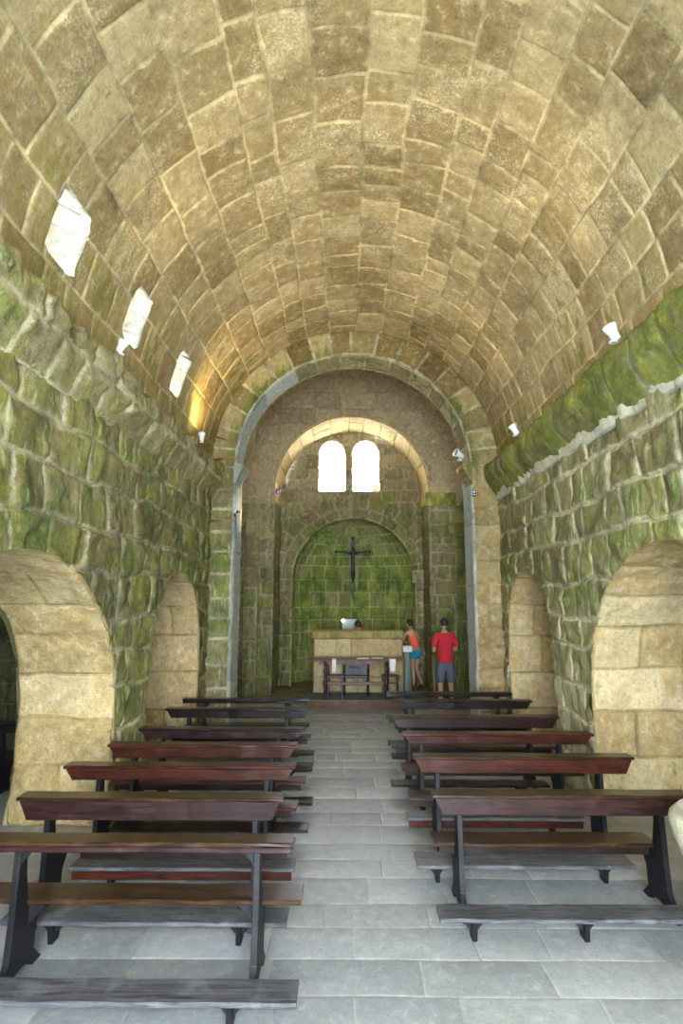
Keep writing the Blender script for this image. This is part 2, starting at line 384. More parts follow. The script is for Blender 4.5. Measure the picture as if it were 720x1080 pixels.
# slit windows through the haunch: splayed reveals
def reveal_box(name, y0, y1, z0, z1, x_in, x_out, dz=.1, dh=1.0, mat='white'):
    mas = Mas()
    # quads: far jamb, near jamb, sill, head; inner edges follow the curve of the vault
    def xin(z): return CX - math.sqrt(max(.01, R * R - (z - CZ) ** 2)) - .012
    def quad(fn, nu_, nv_, seed):
        def P(u, v, h): return fn(u, v, h)
        masonry(mas, P, 0, 1, [0, .35, .72, 1] if nv_ == 3 else [0, 1], (.8, 1.2), seed=seed, J=.012, D=.01, rnd=.03, rough=.03, warp=.02, res=.08, moss=lambda u, v: .12 + .0 * u)
    xi = np.vectorize(xin)
    def far(u, v, h):
        z = z0 + (z1 - z0) * v; x = xi(z) + (x_out - xi(z)) * u
        return (x, y1 - h + 0 * u, z + (dz + (dh - dz) * v) * u)
    def near(u, v, h):
        z = z0 + (z1 - z0) * v; x = xi(z) + (x_out - xi(z)) * u
        return (x, y0 + h, z + (dz + (dh - dz) * v) * u)
    def sill(u, v, h):
        x = xi(z0 + 0 * u) + (x_out - xi(z0 + 0 * u)) * u
        return (x, y0 + (y1 - y0) * v, z0 + dz * u + h)
    def head(u, v, h):
        x = xi(z1 + 0 * u) + (x_out - xi(z1 + 0 * u)) * u
        return (x, y0 + (y1 - y0) * v, z1 + dh * u - h)
    quad(far, 3, 3, 1); quad(near, 3, 3, 2); quad(sill, 3, 1, 3); quad(head, 3, 1, 4)
    return mas.build(name, [mat])
for i, (a, b, c, d) in enumerate(WINS):
    z0 = CZ + R * math.sin(math.radians(c)); z1 = CZ + R * math.sin(math.radians(d))
    reveal_box('window_%d' % (i + 1), a, b, z0, z1, None, -3.75)

# ------------------------------------------------------------------ chancel arch (Y = 10 .. 11)
RA = 2.10; CA = CX - .03
mas = Mas(); TA = .65
# ring of voussoirs
def PRg(u, v, h):
    th = u / 2.3
    return (CA - v * np.cos(th), YE - h, CZ + v * np.sin(th))
masonry(mas, PRg, 0, PI * 2.3, [RA, 2.64], (.34, .52), seed=131, J=.012, D=.03, rnd=.04, rough=.03, warp=.03, res=.07,
        moss=lambda u, v: .02 + .50 * np.exp(-((v - RA) / .2) ** 2) + .15 * np.abs(np.cos(u / 2.3)), mi=3)
# piers, front faces
for sd in (-1, 1):
    xa, xb = (CA + sd * RA, (WL - .05) if sd < 0 else (WR + .05))
    lo, hi = min(xa, xb), max(xa, xb)
    masonry(mas, lambda u, v, h: (u, YE - h, v), lo, hi, courses(0, CZ, .30, .46, 15 + sd), (.5, .9), seed=141 + sd, J=.013, D=.03, rnd=.045, rough=.05, warp=.03, res=.05,
            moss=(lambda u, v: np.interp(v, [0, 1.2, 2.2, 4.6], [.30, .45, .66, .5])) if sd < 0 else (lambda u, v: np.interp(v, [0, 2.4, 3.4, 4.6], [.08, .12, .34, .3])), mi=0 if sd < 0 else 2)
# jambs and soffit
La = arch_len(RA, CZ, RA)
def PJ(u, v, h):
    pu, pv, n1, n2 = arch_path(CA, RA, CZ, RA, v)
    return (pu + n1 * h, YE + u, pv + n2 * h)
masonry(mas, PJ, 0, TA, courses(0, CZ, .8, 1.3, 4), (1, 1.1), seed=151, rough=.03, res=.08, moss=lambda u, v: .22 + 0 * u, mi=1)
masonry(mas, PJ, 0, TA, courses(CZ, CZ + 2.2, .6, .9, 5), (1, 1.1), seed=152, rough=.03, res=.08, moss=lambda u, v: .12 + 0 * u, mi=1)
masonry(mas, PJ, 0, TA, courses(CZ + 2.2, La - CZ, .38, .5, 5), (1, 1.1), seed=154, rough=.03, res=.08, moss=lambda u, v: .5 + 0 * u, mi=3)
masonry(mas, PJ, 0, TA, courses(La - CZ, La, .8, 1.3, 6), (1, 1.1), seed=153, rough=.03, res=.08, moss=lambda u, v: .2 + 0 * u, mi=1)
# back face
masonry(mas, lambda u, v, h: (u, YE + TA + h, v), CA - 3.4, CA + 3.4, courses(0, 8.2, .6, .8, 8), (.9, 1.4), seed=4, res=.3, cut=[arch_cut(CA, RA, CZ, RA)], mi=2)
# wall above the vault crown
mas.build('wall_chancel_arch', ['wall', 'grey', 'tan', 'ring'])

# imposts of the chancel arch: moulded blocks on the jambs
def loft_profile(name, prof, x_dir, base, y0, y1, mat, n=24, seed=0, kind='structure'):
    """profile (out, z) swept along Y"""
    mas = Mas()
    L = [0]
    for a, b in zip(prof, prof[1:]): L.append(L[-1] + math.dist(a, b))
    L = np.array(L); px = np.array([p[0] for p in prof]); pz = np.array([p[1] for p in prof])
    def P(u, v, h): return (base + x_dir * (np.interp(v, L, px) + h * .5), u, np.interp(v, L, pz))
    masonry(mas, P, y0, y1, [0, float(L[-1])], (y1 - y0, y1 - y0 + .1), seed=seed, J=.004, D=.006, rnd=.02, rough=.015, warp=.005, res=.02, moss=lambda u, v: .5 + 0 * u)
    # end caps: fan as quads
    for yy in (y0, y1):
        V = np.array([[base + x_dir * p[0], yy, p[1]] for p in prof] + [[base - x_dir * .02, yy, p[1]] for p in prof], float); n_ = len(prof)
        Fq = np.array([[i, i + 1, n_ + i + 1, n_ + i] for i in range(n_ - 1)])
        mas.add(V, Fq, np.tile([.5, .3, 0, 1], (len(V), 1)), np.full(len(V), .5), 0)
    o = mas.build(name, [mat]); return o
prof = [(0, 4.26), (.03, 4.28), (.03, 4.32), (.07, 4.36), (.07, 4.40), (.12, 4.45), (.12, 4.50), (.17, 4.54), (.17, 4.62), (0, 4.64)]
loft_profile('trim_3', prof, 1, CA - RA, YE - .10, YE + .35, 'grey', seed=3)
loft_profile('trim_4', prof, -1, CA + RA, YE - .10, YE + .35, 'tan', seed=4)

# ------------------------------------------------------------------ bay (Y 11 .. 13.6)
YB = 13.6; YC = 15.0; HB = 2.75
def side_patch(name, x, s, y0, y1, mat, z1=CZ + .85, moss=.6, seed=1):
    mas = Mas()
    masonry(mas, lambda u, v, h: (x + s * h, u, v), y0 - .1, y1 + .12, courses(0, z1, .35, .5, seed), (.4, .8), seed=seed, rough=.04, res=.12, D=.025, moss=lambda u, v: moss + 0 * u)
    return mas
m1 = side_patch('a', CX - HB, 1, YE + TA, YB, 'chancel', seed=161); m1.build('wall_bay_left', ['chancel'])
m1 = side_patch('a', CX + HB, -1, YE + TA, YB, 'chancel', seed=162); m1.build('wall_bay_right', ['chancel'])
mas = Mas()
masonry(mas, lambda u, v, h: (CX - (HB - h) * np.cos(v / HB), u, CZ + .75 + (HB - h) * np.sin(v / HB)), YE + TA, YB, courses(0, PI * HB, .35, .45, 6), (.4, .8), seed=171, res=.12, moss=lambda u, v: .1 + 0 * u)
mas.build('ceiling_bay', ['plaster'])

# wall B with the inner arch
RB = 1.86; ZB = 4.82; CB = .12
mas = Mas()
pl_top = 8.2
# masonry part, below the springing
masonry(mas, lambda u, v, h: (u, YB - h, v), CX - HB - .2, CX + HB + .2, courses(0, 4.62, .30, .46, 23), (.30, .62), seed=181, J=.013, D=.035, rnd=.045, rough=.055, warp=.04, res=.05,
        moss=lambda u, v: np.interp(v, [0, 1, 2, 4.6], [.62, .55, .60, .50]), cut=[arch_cut(CB, RB, ZB, RB)])
masonry(mas, lambda u, v, h: (u, YB - h, v), CX - HB - .2, CX + HB + .2, courses(4.62, pl_top, .38, .55, 24), (.5, .95), seed=182, J=.008, D=.010, rnd=.05, rough=.03, warp=.09, res=.06,
        moss=lambda u, v: .10 + 0 * u, cut=[arch_cut(CB, RB, ZB, RB)], mi=1)
LB = arch_len(RB, ZB, RB)
def PB(u, v, h):
    pu, pv, n1, n2 = arch_path(CB, RB, ZB, RB, v)
    return (pu + n1 * h, YB + u, pv + n2 * h)
masonry(mas, PB, 0, YC - YB, courses(0, 4.6, .36, .5, 25), (.6, .8), seed=183, rough=.04, res=.07, moss=lambda u, v: .6 + 0 * u)
masonry(mas, PB, 0, YC - YB, courses(4.6, LB - 4.6, .40, .55, 26), (1.3, 1.5), seed=184, rough=.025, res=.07, moss=lambda u, v: .02 + 0 * u, mi=2)
masonry(mas, PB, 0, YC - YB, courses(LB - 4.6, LB, .36, .5, 27), (.6, .8), seed=185, rough=.04, res=.07, moss=lambda u, v: .5 + 0 * u)
mas.build('wall_inner_arch', ['chancel', 'plaster', 'reveal'])

def box_trim(name, x0, x1, y0, y1, z0, z1, mat, moss=.5, seed=1, steps=((0, 0), (.04, .35), (.08, .7), (.08, 1))):
    """moulded course projecting towards -Y, widening upwards"""
    mas = Mas()
    V = []; n_ = 14
    zs = []
    for k, (o, f) in enumerate(steps):
        zs.append((o, z0 + (z1 - z0) * f))
        if k + 1 < len(steps): zs.append((o, z0 + (z1 - z0) * (steps[k + 1][1] - .04)))
    prof = [(y1, z0)] + [(y0 + .09 - o, z) for o, z in zs] + [(y1, z1)]
    rr = random.Random(seed); rows_ = []
    xs = np.linspace(x0, x1, n_)
    for i, x in enumerate(xs):
        rows_.append([[x, p[0] + (rr.uniform(-.008, .008)), p[1] + rr.uniform(-.006, .006)] for p in prof])
    A = np.array(rows_); nn = len(prof)
    idx = np.arange(n_ * nn).reshape(n_, nn)
    Fc = np.stack([idx[:-1, :-1], idx[1:, :-1], idx[1:, 1:], idx[:-1, 1:]], -1).reshape(-1, 4)
    mas.add(A.reshape(-1, 3), Fc, np.tile([rr.random(), .4, 0, 1], (n_ * nn, 1)), np.full(n_ * nn, moss), 0)
    for x, row in ((x0, rows_[0]), (x1, rows_[-1])):
        V = np.array(row + [[x, y1, r[2]] for r in row]); Fq = np.array([[i, i + 1, nn + i + 1, nn + i] for i in range(nn - 1)])
        mas.add(V, Fq, np.tile([.5, .4, 0, 1], (len(V), 1)), np.full(len(V), moss), 0)
    return mas.build(name, [mat], smooth=False)
box_trim('trim_5', 1.90, 2.62, YB - .16, YB + .02, 4.44, 4.74, 'wall', .85, 2)
box_trim('trim_6', CX - HB, -1.72, YB - .12, YB + .02, 4.50, 4.68, 'plaster', .2, 3)
# ledge on the right face of the wall and edge strips that make pilasters
def strip(name, x0, x1, z0, z1, y0, y1, mat, moss, seed, sk=.02):
    mas = Mas()
    for (fn, ul) in ((lambda u, v, h: (x0 + u, y0 - h, v), x1 - x0), (lambda u, v, h: (x0 - h * .3, y0 + u, v), y1 - y0), (lambda u, v, h: (x1 + h * .3, y0 + u, v), y1 - y0)):
        masonry(mas, fn, 0, ul, courses(z0, z1, .32, .48, seed), (2, 3), seed=seed, J=.010, D=.02, rnd=.03, rough=.03, warp=.0, res=.05, moss=lambda u, v: moss + 0 * u)
    return mas.build(name, [mat])
strip('trim_7', -2.42, -2.10, 0, 4.5, YB - .12, YB, 'chancel', .5, 33)
strip('trim_8', 2.58, 2.86, 0, 4.44, YB - .10, YB, 'chancel', .72, 34)
box_trim('trim_9', 2.06, 2.62, YB - .14, YB + .02, 3.36, 3.52, 'chancel', .3, 5)

# ------------------------------------------------------------------ wall C with windows and apse arch
RP = 1.60; ZP = 2.72; CP = .18
WC = [(-.39, .355, 6.06), (.515, .355, 6.06)]; WZ0 = 5.07; WRAD = .355
def wcut(c):
    def ins(u, v):
        e = ((u - c) / WRAD) ** 2 + (np.maximum(v - 6.06, 0) / .39) ** 2
        return (e < 1) & (v > WZ0)
    def snap(u, v):
        k = np.sqrt(((u - c) / WRAD) ** 2 + ((v - 6.06) / .39) ** 2) + 1e-9
        up = v > 6.06
        nb = (~up) & ((v - WZ0) < (WRAD - np.abs(u - c)))
        su = np.where(up, c + (u - c) / k, np.where(nb, u, c + np.sign(u - c + 1e-9) * WRAD))
        sv = np.where(up, 6.06 + (v - 6.06) / k, np.where(nb, WZ0, v))
        return su, sv
    return ins, snap
mas = Mas()
ring_out = arch_cut(CP, RP + .62, ZP, RP + .62)
mC = lambda u, v: np.interp(v, [0, 1, 3, 4.6, 5.6, 6.7], [.55, .6, .68, .55, .30, .15])
masonry(mas, lambda u, v, h: (u, YC - h, v), CB - 1.95, CB + 1.95, courses(0, 6.75, .27, .44, 41), (.28, .6), seed=191, J=.013, D=.03, rnd=.04, rough=.05, warp=.05, res=.05,
        moss=mC, cut=[ring_out, wcut(WC[0][0]), wcut(WC[1][0])])
# apse arch voussoirs
masonry(mas, lambda u, v, h: (CP - v * np.cos(u / 1.9), YC - h, ZP + v * np.sin(u / 1.9)), 0, PI * 1.9, [RP, RP + .28, RP + .66], (.32, .5), seed=193, J=.013, D=.03, rnd=.04, rough=.04, warp=.02, res=.05,
        moss=lambda u, v: .55 + 0 * u)
for sd in (-1, 1):
    a, b = sorted((CP + sd * RP, CP + sd * (RP + .66)))
    masonry(mas, lambda u, v, h: (u, YC - h, v), a, b, courses(0, ZP, .3, .45, 43 + sd), (.5, .8), seed=195 + sd, J=.013, D=.03, rnd=.04, rough=.04, warp=.02, res=.05, moss=lambda u, v: .6 + 0 * u)
mas.build('wall_apse_front', ['chancel'])
box_trim('trim_10', CP + RP - .08, 2.02, YC - .2, YC + .03, 2.62, 2.95, 'wall', .25, 7)
# window reveals to the outside
for i, (c, r, zc) in enumerate(WC):
    mas = Mas()
    Lw = 2 * (6.06 - WZ0) + PI * (WRAD + .39) / 2
    def PW(u, v, h, c=c):
        pu, pv, n1, n2 = arch_path(c, WRAD, 6.06, .39, v, z0=WZ0)
        return (pu + n1 * h, YC + u, pv + n2 * h)
    masonry(mas, PW, 0, .55, courses(0, Lw, .3, .4, 2), (.6, .7), seed=5 + i, J=.006, D=.006, rough=.01, warp=0, res=.07, moss=lambda u, v: 0 * u)
    masonry(mas, lambda u, v, h, c=c: (c - WRAD + u, YC + v, WZ0 + h), 0, 2 * WRAD, [0, .55], (.8, .9), seed=8, J=.006, D=.006, rough=.01, warp=0, res=.1, moss=lambda u, v: 0 * u)
    mas.build('window_%d' % (i + 4), ['white'])
# backing around the windows, outside
mas = Mas()
masonry(mas, lambda u, v, h: (u, YC + .55 + h, v), CB - 2.4, CB + 2.4, courses(4.4, 7.6, .6, .8, 9), (.8, 1.2), seed=9, res=.2, cut=[wcut(WC[0][0]), wcut(WC[1][0])])
mas.build('wall_apse_back', ['chancel'])
mas = Mas()
# apse: half cylinder and half dome
Yap = YC + .2
def apse_xy(th): return CP - RP * np.cos(th), Yap + RP * np.sin(th)
def PAc(u, v, h):
    th = u / RP
    return (CP - (RP - h) * np.cos(th), Yap + (RP - h) * .62 * np.sin(th), v)
rowsA = courses(0, ZP, .27, .42, 51)
masonry(mas, PAc, 0, PI * RP, rowsA, (.3, .52), seed=201, J=.010, D=.016, rnd=.03, rough=.02, warp=.03, res=.05, moss=lambda u, v: np.interp(v, [0, 2.7], [.60, .70]))
def PAd(u, v, h):
    th = u / RP; ph = v / RP
    return (CP - (RP - h) * np.cos(th) * np.cos(ph), Yap + (RP - h) * .62 * np.sin(th) * np.cos(ph), ZP + (RP - h) * np.sin(ph))
rd = courses(0, PI / 2 * RP, .30, .42, 52)
for k in range(len(rd) - 1):
    ph = rd[k] / RP; L0 = .40 / max(.18, math.cos(ph))
    masonry(mas, PAd, 0, PI * RP, [rd[k], rd[k + 1]], (L0 * .8, L0 * 1.35), seed=211 + k, J=.010, D=.016, rnd=.03, rough=.02, warp=0, res=.06, moss=lambda u, v: np.interp(v, [0, 2.5], [.62, .35]))
Lp = arch_len(RP, ZP, RP)
def PP(u, v, h):
    pu, pv, n1, n2 = arch_path(CP, RP, ZP, RP, v)
    return (pu + n1 * h, YC + u, pv + n2 * h)
masonry(mas, PP, 0, Yap - YC, courses(0, Lp, .34, .5, 53), (.5, .6), seed=221, rough=.03, res=.08, moss=lambda u, v: .6 + 0 * u)
mas.build('wall_apse', ['apse'])

# ------------------------------------------------------------------ floor
mas = Mas()
def PF(u, v, h): return (u, v, h * .25 + .0012 * 0)
masonry(mas, PF, -2.6, 2.9, courses(-1.8, 12.9, .30, .44, 61), (.45, .95), seed=231, J=.004, D=.012, rnd=.012, rough=.015, warp=.02, res=.16, moss=lambda u, v: .0 + 0 * u)
mas.build('floor', ['floor'])
mas = Mas()
masonry(mas, lambda u, v, h: (u, v, .02 + h), CX - HB, CX + HB, courses(12.85, 17.2, .5, .8, 5), (.5, .9), seed=232, rough=.05, res=.1, moss=lambda u, v: .3 + 0 * u)
mas.build('floor_chancel', ['dirt'])

# ------------------------------------------------------------------ side aisles
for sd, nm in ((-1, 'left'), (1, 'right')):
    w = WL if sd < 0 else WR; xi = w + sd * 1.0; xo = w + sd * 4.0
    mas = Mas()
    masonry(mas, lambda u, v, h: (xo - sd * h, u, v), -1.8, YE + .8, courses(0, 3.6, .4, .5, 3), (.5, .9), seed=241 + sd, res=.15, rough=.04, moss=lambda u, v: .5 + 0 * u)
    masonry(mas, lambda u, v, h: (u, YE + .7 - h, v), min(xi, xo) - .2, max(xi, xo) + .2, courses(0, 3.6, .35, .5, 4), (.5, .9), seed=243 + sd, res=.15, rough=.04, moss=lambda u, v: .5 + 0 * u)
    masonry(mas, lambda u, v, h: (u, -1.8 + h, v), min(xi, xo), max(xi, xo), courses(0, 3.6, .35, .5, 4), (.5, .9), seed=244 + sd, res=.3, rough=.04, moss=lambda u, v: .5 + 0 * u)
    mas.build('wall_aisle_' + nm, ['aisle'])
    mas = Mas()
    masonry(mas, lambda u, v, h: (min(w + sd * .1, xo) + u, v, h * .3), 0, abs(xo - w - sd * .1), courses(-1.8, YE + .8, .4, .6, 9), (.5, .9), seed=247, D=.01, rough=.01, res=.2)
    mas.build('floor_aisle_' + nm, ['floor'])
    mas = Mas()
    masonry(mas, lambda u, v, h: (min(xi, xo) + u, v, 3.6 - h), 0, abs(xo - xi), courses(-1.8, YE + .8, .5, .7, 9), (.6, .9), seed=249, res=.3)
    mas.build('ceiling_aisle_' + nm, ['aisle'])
mas = Mas()
masonry(mas, lambda u, v, h: (u, v, -.09 + h * .2), -16, 16, courses(-14, 30, 1.5, 2, 9), (2, 3), seed=260, res=1.0, moss=lambda u, v: .5 + 0 * u)
mas.build('ground', ['dark_ground'])
# entrance wall behind the camera, tall doorway
mas = Mas()
masonry(mas, lambda u, v, h: (u, -1.8 + h, v), CX - 3.5, CX + 3.5, courses(0, 8.1, .4, .5, 3), (.5, .9), seed=251, res=.25, rough=.03, moss=lambda u, v: .3 + 0 * u, cut=[arch_cut(CX, 1.5, 3.2, 1.2)])
mas.build('wall_entrance', ['vault'])

# ------------------------------------------------------------------ generic mesh helpers
def link(name, bm, mat, parent=None, smooth=False, mods=None, kind=None):
    me = bpy.data.meshes.new(name); bm.to_mesh(me); bm.free()
    if smooth:
        for p in me.polygons: p.use_smooth = True
    for m_ in (mat if isinstance(mat, list) else [mat]): me.materials.append(M[m_])
    o = bpy.data.objects.new(name, me); COL.objects.link(o)
    if parent: o.parent = parent
    if kind: o['kind'] = kind
    return o
def thing(name, label, cat, loc=(0, 0, 0), rz=0, group=None):
    o = bpy.data.objects.new(name, None); COL.objects.link(o); o.empty_display_size = .1
    o.location = loc; o.rotation_euler = (0, 0, rz); tag(o, label, cat, group); return o
def tag(o, label, cat, group=None):
    o['label'] = label; o['category'] = cat
    if group: o['group'] = group
    return o
def box(bm, x0, x1, y0, y1, z0, z1, bev=.004, mi=0, jit=0):
    r = bmesh.ops.create_cube(bm, size=1)
    for v in r['verts']:
        v.co = Vector((x0 if v.co.x < 0 else x1, y0 if v.co.y < 0 else y1, z0 if v.co.z < 0 else z1))
    fs = set(f for v in r['verts'] for f in v.link_faces)
    for f in fs: f.material_index = mi
    if bev:
        es = list(set(e for v in r['verts'] for e in v.link_edges))
        bmesh.ops.bevel(bm, geom=es, offset=bev, segments=2, affect='EDGES', profile=.6)
def prism(bm, pts, axis, a, b, mi=0, bev=.003):
    """polygon pts in the two other axes, extruded along axis from a to b"""
    def mk(p, t):
        if axis == 'x': return (t, p[0], p[1])
        if axis == 'y': return (p[0], t, p[1])
        return (p[0], p[1], t)
    A = [bm.verts.new(mk(p, a)) for p in pts]; B = [bm.verts.new(mk(p, b)) for p in pts]
    fs = [bm.faces.new(A), bm.faces.new(B[::-1])]
    n = len(pts)
    for i in range(n): fs.append(bm.faces.new((A[i], B[i], B[(i + 1) % n], A[(i + 1) % n])))
    for f in fs: f.material_index = mi
    bmesh.ops.recalc_face_normals(bm, faces=fs)
    if bev:
        es = list(set(e for f in fs for e in f.edges))
        bmesh.ops.bevel(bm, geom=es, offset=bev, segments=1, affect='EDGES')
def lathe(bm, prof, n=20, c=(0, 0, 0), mi=0):
    rings = []
    for r, z in prof:
        rings.append([bm.verts.new((c[0] + r * math.cos(2 * PI * k / n), c[1] + r * math.sin(2 * PI * k / n), c[2] + z)) for k in range(n)])
    for a, b in zip(rings, rings[1:]):
        for k in range(n): bm.faces.new((a[k], a[(k + 1) % n], b[(k + 1) % n], b[k])).material_index = mi
    bm.faces.new(rings[0][::-1]).material_index = mi; bm.faces.new(rings[-1]).material_index = mi
def tube(bm, pts, r, n=10, mi=0):
    pts = [Vector(p) for p in pts]; rings = []
    for i, p in enumerate(pts):
        d = (pts[min(i + 1, len(pts) - 1)] - pts[max(i - 1, 0)]).normalized()
        a = d.cross(Vector((0, 0, 1)));  a = a.normalized() if a.length > .05 else Vector((1, 0, 0)); b = d.cross(a).normalized()
        rr = r[i] if isinstance(r, (list, tuple)) else r
        rings.append([bm.verts.new(p + (a * math.cos(2 * PI * k / n) + b * math.sin(2 * PI * k / n)) * rr) for k in range(n)])
    fs = []
    for a, b in zip(rings, rings[1:]):
        for k in range(n): fs.append(bm.faces.new((a[k], a[(k + 1) % n], b[(k + 1) % n], b[k])))
    fs += [bm.faces.new(rings[0][::-1]), bm.faces.new(rings[-1])]
    for f in fs: f.material_index = mi; f.smooth = True
    bmesh.ops.recalc_face_normals(bm, faces=fs)

# ------------------------------------------------------------------ pews
def plank(bm, x0, x1, y0, y1, z0, z1, seed=0, n=14, wob=.004, bev=.006, endcut=0):
    """board along x with slight warp and worn edges; endcut slopes the lower edge of the ends"""
    rr = random.Random(seed); prof = []
    b = bev
    sec = [(y0 + b, z0), (y1 - b, z0), (y1, z0 + b), (y1, z1 - b), (y1 - b, z1), (y0 + b, z1), (y0, z1 - b), (y0, z0 + b)]
    rings = []
    for i in range(n + 1):
        x = x0 + (x1 - x0) * i / n
        dy, dz = rr.uniform(-wob, wob), rr.uniform(-wob, wob) * .6
        row = []
        for (y, z) in sec:
            xx = x
            if endcut and z < (z0 + z1) / 2:
                if i == 0: xx += endcut
                if i == n: xx -= endcut
            row.append(bm.verts.new((xx, y + dy + rr.uniform(-.001, .001), z + dz)))
        rings.append(row)
    m = len(sec); fs = []
    for a, c in zip(rings, rings[1:]):
        for k in range(m): fs.append(bm.faces.new((a[k], a[(k + 1) % m], c[(k + 1) % m], c[k])))
    fs += [bm.faces.new(rings[0][::-1]), bm.faces.new(rings[-1])]
    bmesh.ops.recalc_face_normals(bm, faces=fs)

def pew(name, label, group, x0, x1, y, kind, kx0, kx1, ky, seed, fas=.10, mats=('w_top', 'w_mar', 'w_grey'), sx=None, lx=(.3, .3), h=.83, ky_z=.17, kn_end=None, srail=True, kw=.10, kfas=False):
    """y = back of the rail; seat lies towards +Y, kneeler towards the camera"""
    t = thing(name, label, 'pew', ((x0 + x1) / 2, y, 0), 0, group)
    ox = (x0 + x1) / 2; a, b = x0 - ox, x1 - ox
    top, face, kn = mats
    bm = bmesh.new(); plank(bm, a, b, -.02, .13, h - .025, h, seed); link('back_shelf', bm, top, t)
    if fas > .05:
        bm = bmesh.new(); plank(bm, a + .02, b - .02, .0, .03, h - .03 - fas, h - .026, seed + 1, endcut=.055); link('back_rail', bm, face, t)
    else:
        bm = bmesh.new(); plank(bm, a + .01, b - .01, -.018, .02, h - .06, h - .026, seed + 1); link('back_rail', bm, face, t)
    s0, s1 = (sx[0] - ox, sx[1] - ox) if sx else (a, b)
    bm = bmesh.new(); plank(bm, s0, s1, .14, .36, .405, .435, seed + 2); link('seat', bm, top, t)
    if srail: bm = bmesh.new(); plank(bm, s0 + .05, s1 - .05, .17, .195, .345, .404, seed + 3); link('seat_rail', bm, 'w_dark', t)
    for side, xx in ((0, a + lx[0]), (1, b - lx[1])):
        bm = bmesh.new()
        pts = [(.025, h - .03), (.10, h - .03), (.115, .60), (.16, .41), (.34, .40), (.35, .34), (.27, .24), (.26, .10), (.36, .0), (.26, 0), (.22, .04), (.12, .06), (.05, .05), (-.02, 0), (-.12, 0), (-.10, .06), (-.02, .16), (.0, .35)]
        prism(bm, pts, 'x', xx - .02, xx + .02)
        link('end_support', bm, 'w_leg', t)
        # bracket under the shelf
        bm = bmesh.new(); sg = 1 if side == 0 else -1
        prism(bm, [(xx + sg * .02, h - .03), (xx + sg * .12, h - .03), (xx + sg * .02, h - .15)], 'y', .03, .055)
        link('bracket', bm, 'w_leg', t)
        if fas <= .05:
            bm = bmesh.new(); prism(bm, [(xx + sg * .02, .40), (xx + sg * .13, .40), (xx + sg * .02, .27)], 'y', .16, .185)
            link('seat_bracket', bm, 'w_leg', t)
    # kneeler
    k0, k1 = kx0 - ox, kx1 - ox; kd = -ky
    bm = bmesh.new(); plank(bm, k0, k1, kd - kw, kd + kw, ky_z - .028, ky_z, seed + 4)
    link('kneeler', bm, kn, t)
    if kfas: bm = bmesh.new(); plank(bm, k0 + .02, k1 - .02, kd - kw + .01, kd - kw + .03, ky_z - .095, ky_z - .03, seed + 5); link('kneeler_rail', bm, face, t)
    for f in (.17, .83) if kn_end is None else kn_end:
        xx = k0 + (k1 - k0) * f
        bm = bmesh.new()
        prism(bm, [(kd - .06, ky_z - .03), (kd + .07, ky_z - .03), (kd + .05, 0), (kd - .04, 0)], 'x', xx - .017, xx + .017)
        prism(bm, [(xx - .10, ky_z - .03), (xx + .10, ky_z - .03), (xx + .018, ky_z - .12), (xx - .018, ky_z - .12)], 'y', kd - .012, kd + .012)
        link('kneeler_leg', bm, 'w_leg', t)
    return t
gl = 'wooden pews left of the central aisle'; gr = 'wooden pews right of the central aisle'
A = pew
# left block, front (nearest the camera) to back
pew('pew', 'nearest dark wooden pew on the left with thin back shelf, corner brackets and grey kneeler', gl, -2.45, -.33, 3.68, 0, -2.40, -.27, .20 + .04, 10, .03, ('w_top', 'w_mar', 'w_grey'), sx=(-2.42, -.285), lx=(.45, .215), srail=False)
pew('pew', 'second pew from the camera on the left, deep maroon board below its back shelf', gl, -2.41, -.47, 4.40, 0, -2.30, -.40, .22, 20, .13, ('w_top', 'w_mar', 'w_grey'), sx=(-2.05, -.40), lx=(.22, .20), h=.84)
pew('pew', 'third pew from the camera on the left, reddish back rail', gl, -2.47, -.45, 5.22, 0, -2.2, -.42, .28, 30, .09, ('w_red', 'w_red', 'w_grey'), lx=(.30, .25), kfas=True)
pew('pew', 'fourth pew from the camera on the left, red-brown back rail with slanted end', gl, -2.38, -.50, 5.93, 0, -2.2, -.36, .25, 40, .10, ('w_red', 'w_red', 'w_dark'), sx=(-2.4, -.42), lx=(.25, .25))
pew('pew', 'fifth pew from the camera on the left, dark rail beside the second arch', gl, -2.32, -.47, 6.62, 0, -2.2, -.36, .25, 50, .08, ('w_dark', 'w_mar', 'w_dark'), sx=(-2.3, -.38), lx=(.25, .3))
pew('pew', 'sixth pew on the left, one in front of the farthest, dark brown rail', gl, -2.38, -.48, 7.75, 0, -2.2, -.43, .25, 60, .09, ('w_dark', 'w_dark', 'w_dark'), lx=(.3, .3))
pew('pew', 'farthest pew on the left, thin dark rail below the chancel arch', gl, -2.36, -.55, 8.46, 0, -2.2, -.45, .25, 70, .03, ('w_dark', 'w_dark', 'w_dark'), lx=(.3, .28))
# right block
pew('pew', 'nearest pew on the right, wide worn rail ending at the pale stone font', gr, .64, 2.56, 4.52, 0, .62, 2.60, .28, 110, .12, ('w_top', 'w_mar', 'w_grey'), sx=(.66, 2.35), lx=(.20, .22), kn_end=(.12, .50))
pew('pew', 'second pew from the camera on the right, broad red-brown board under a worn shelf', gr, .61, 2.62, 5.50, 0, .56, 2.30, .47, 120, .12, ('w_top', 'w_red', 'w_grey'), sx=(.58, 2.4), lx=(.22, .30), h=.84, kn_end=(.1, .88), kw=.13)
pew('pew', 'third pew from the camera on the right, bright reddish back rail', gr, .60, 2.64, 6.42, 0, .58, 2.3, .44, 130, .08, ('w_red', 'w_red', 'w_grey'), lx=(.2, .35), kfas=True)
pew('pew', 'fourth pew from the camera on the right, wide maroon board', gr, .56, 2.60, 7.30, 0, .5, 2.3, .35, 140, .11, ('w_top', 'w_mar', 'w_dark'), lx=(.2, .35))
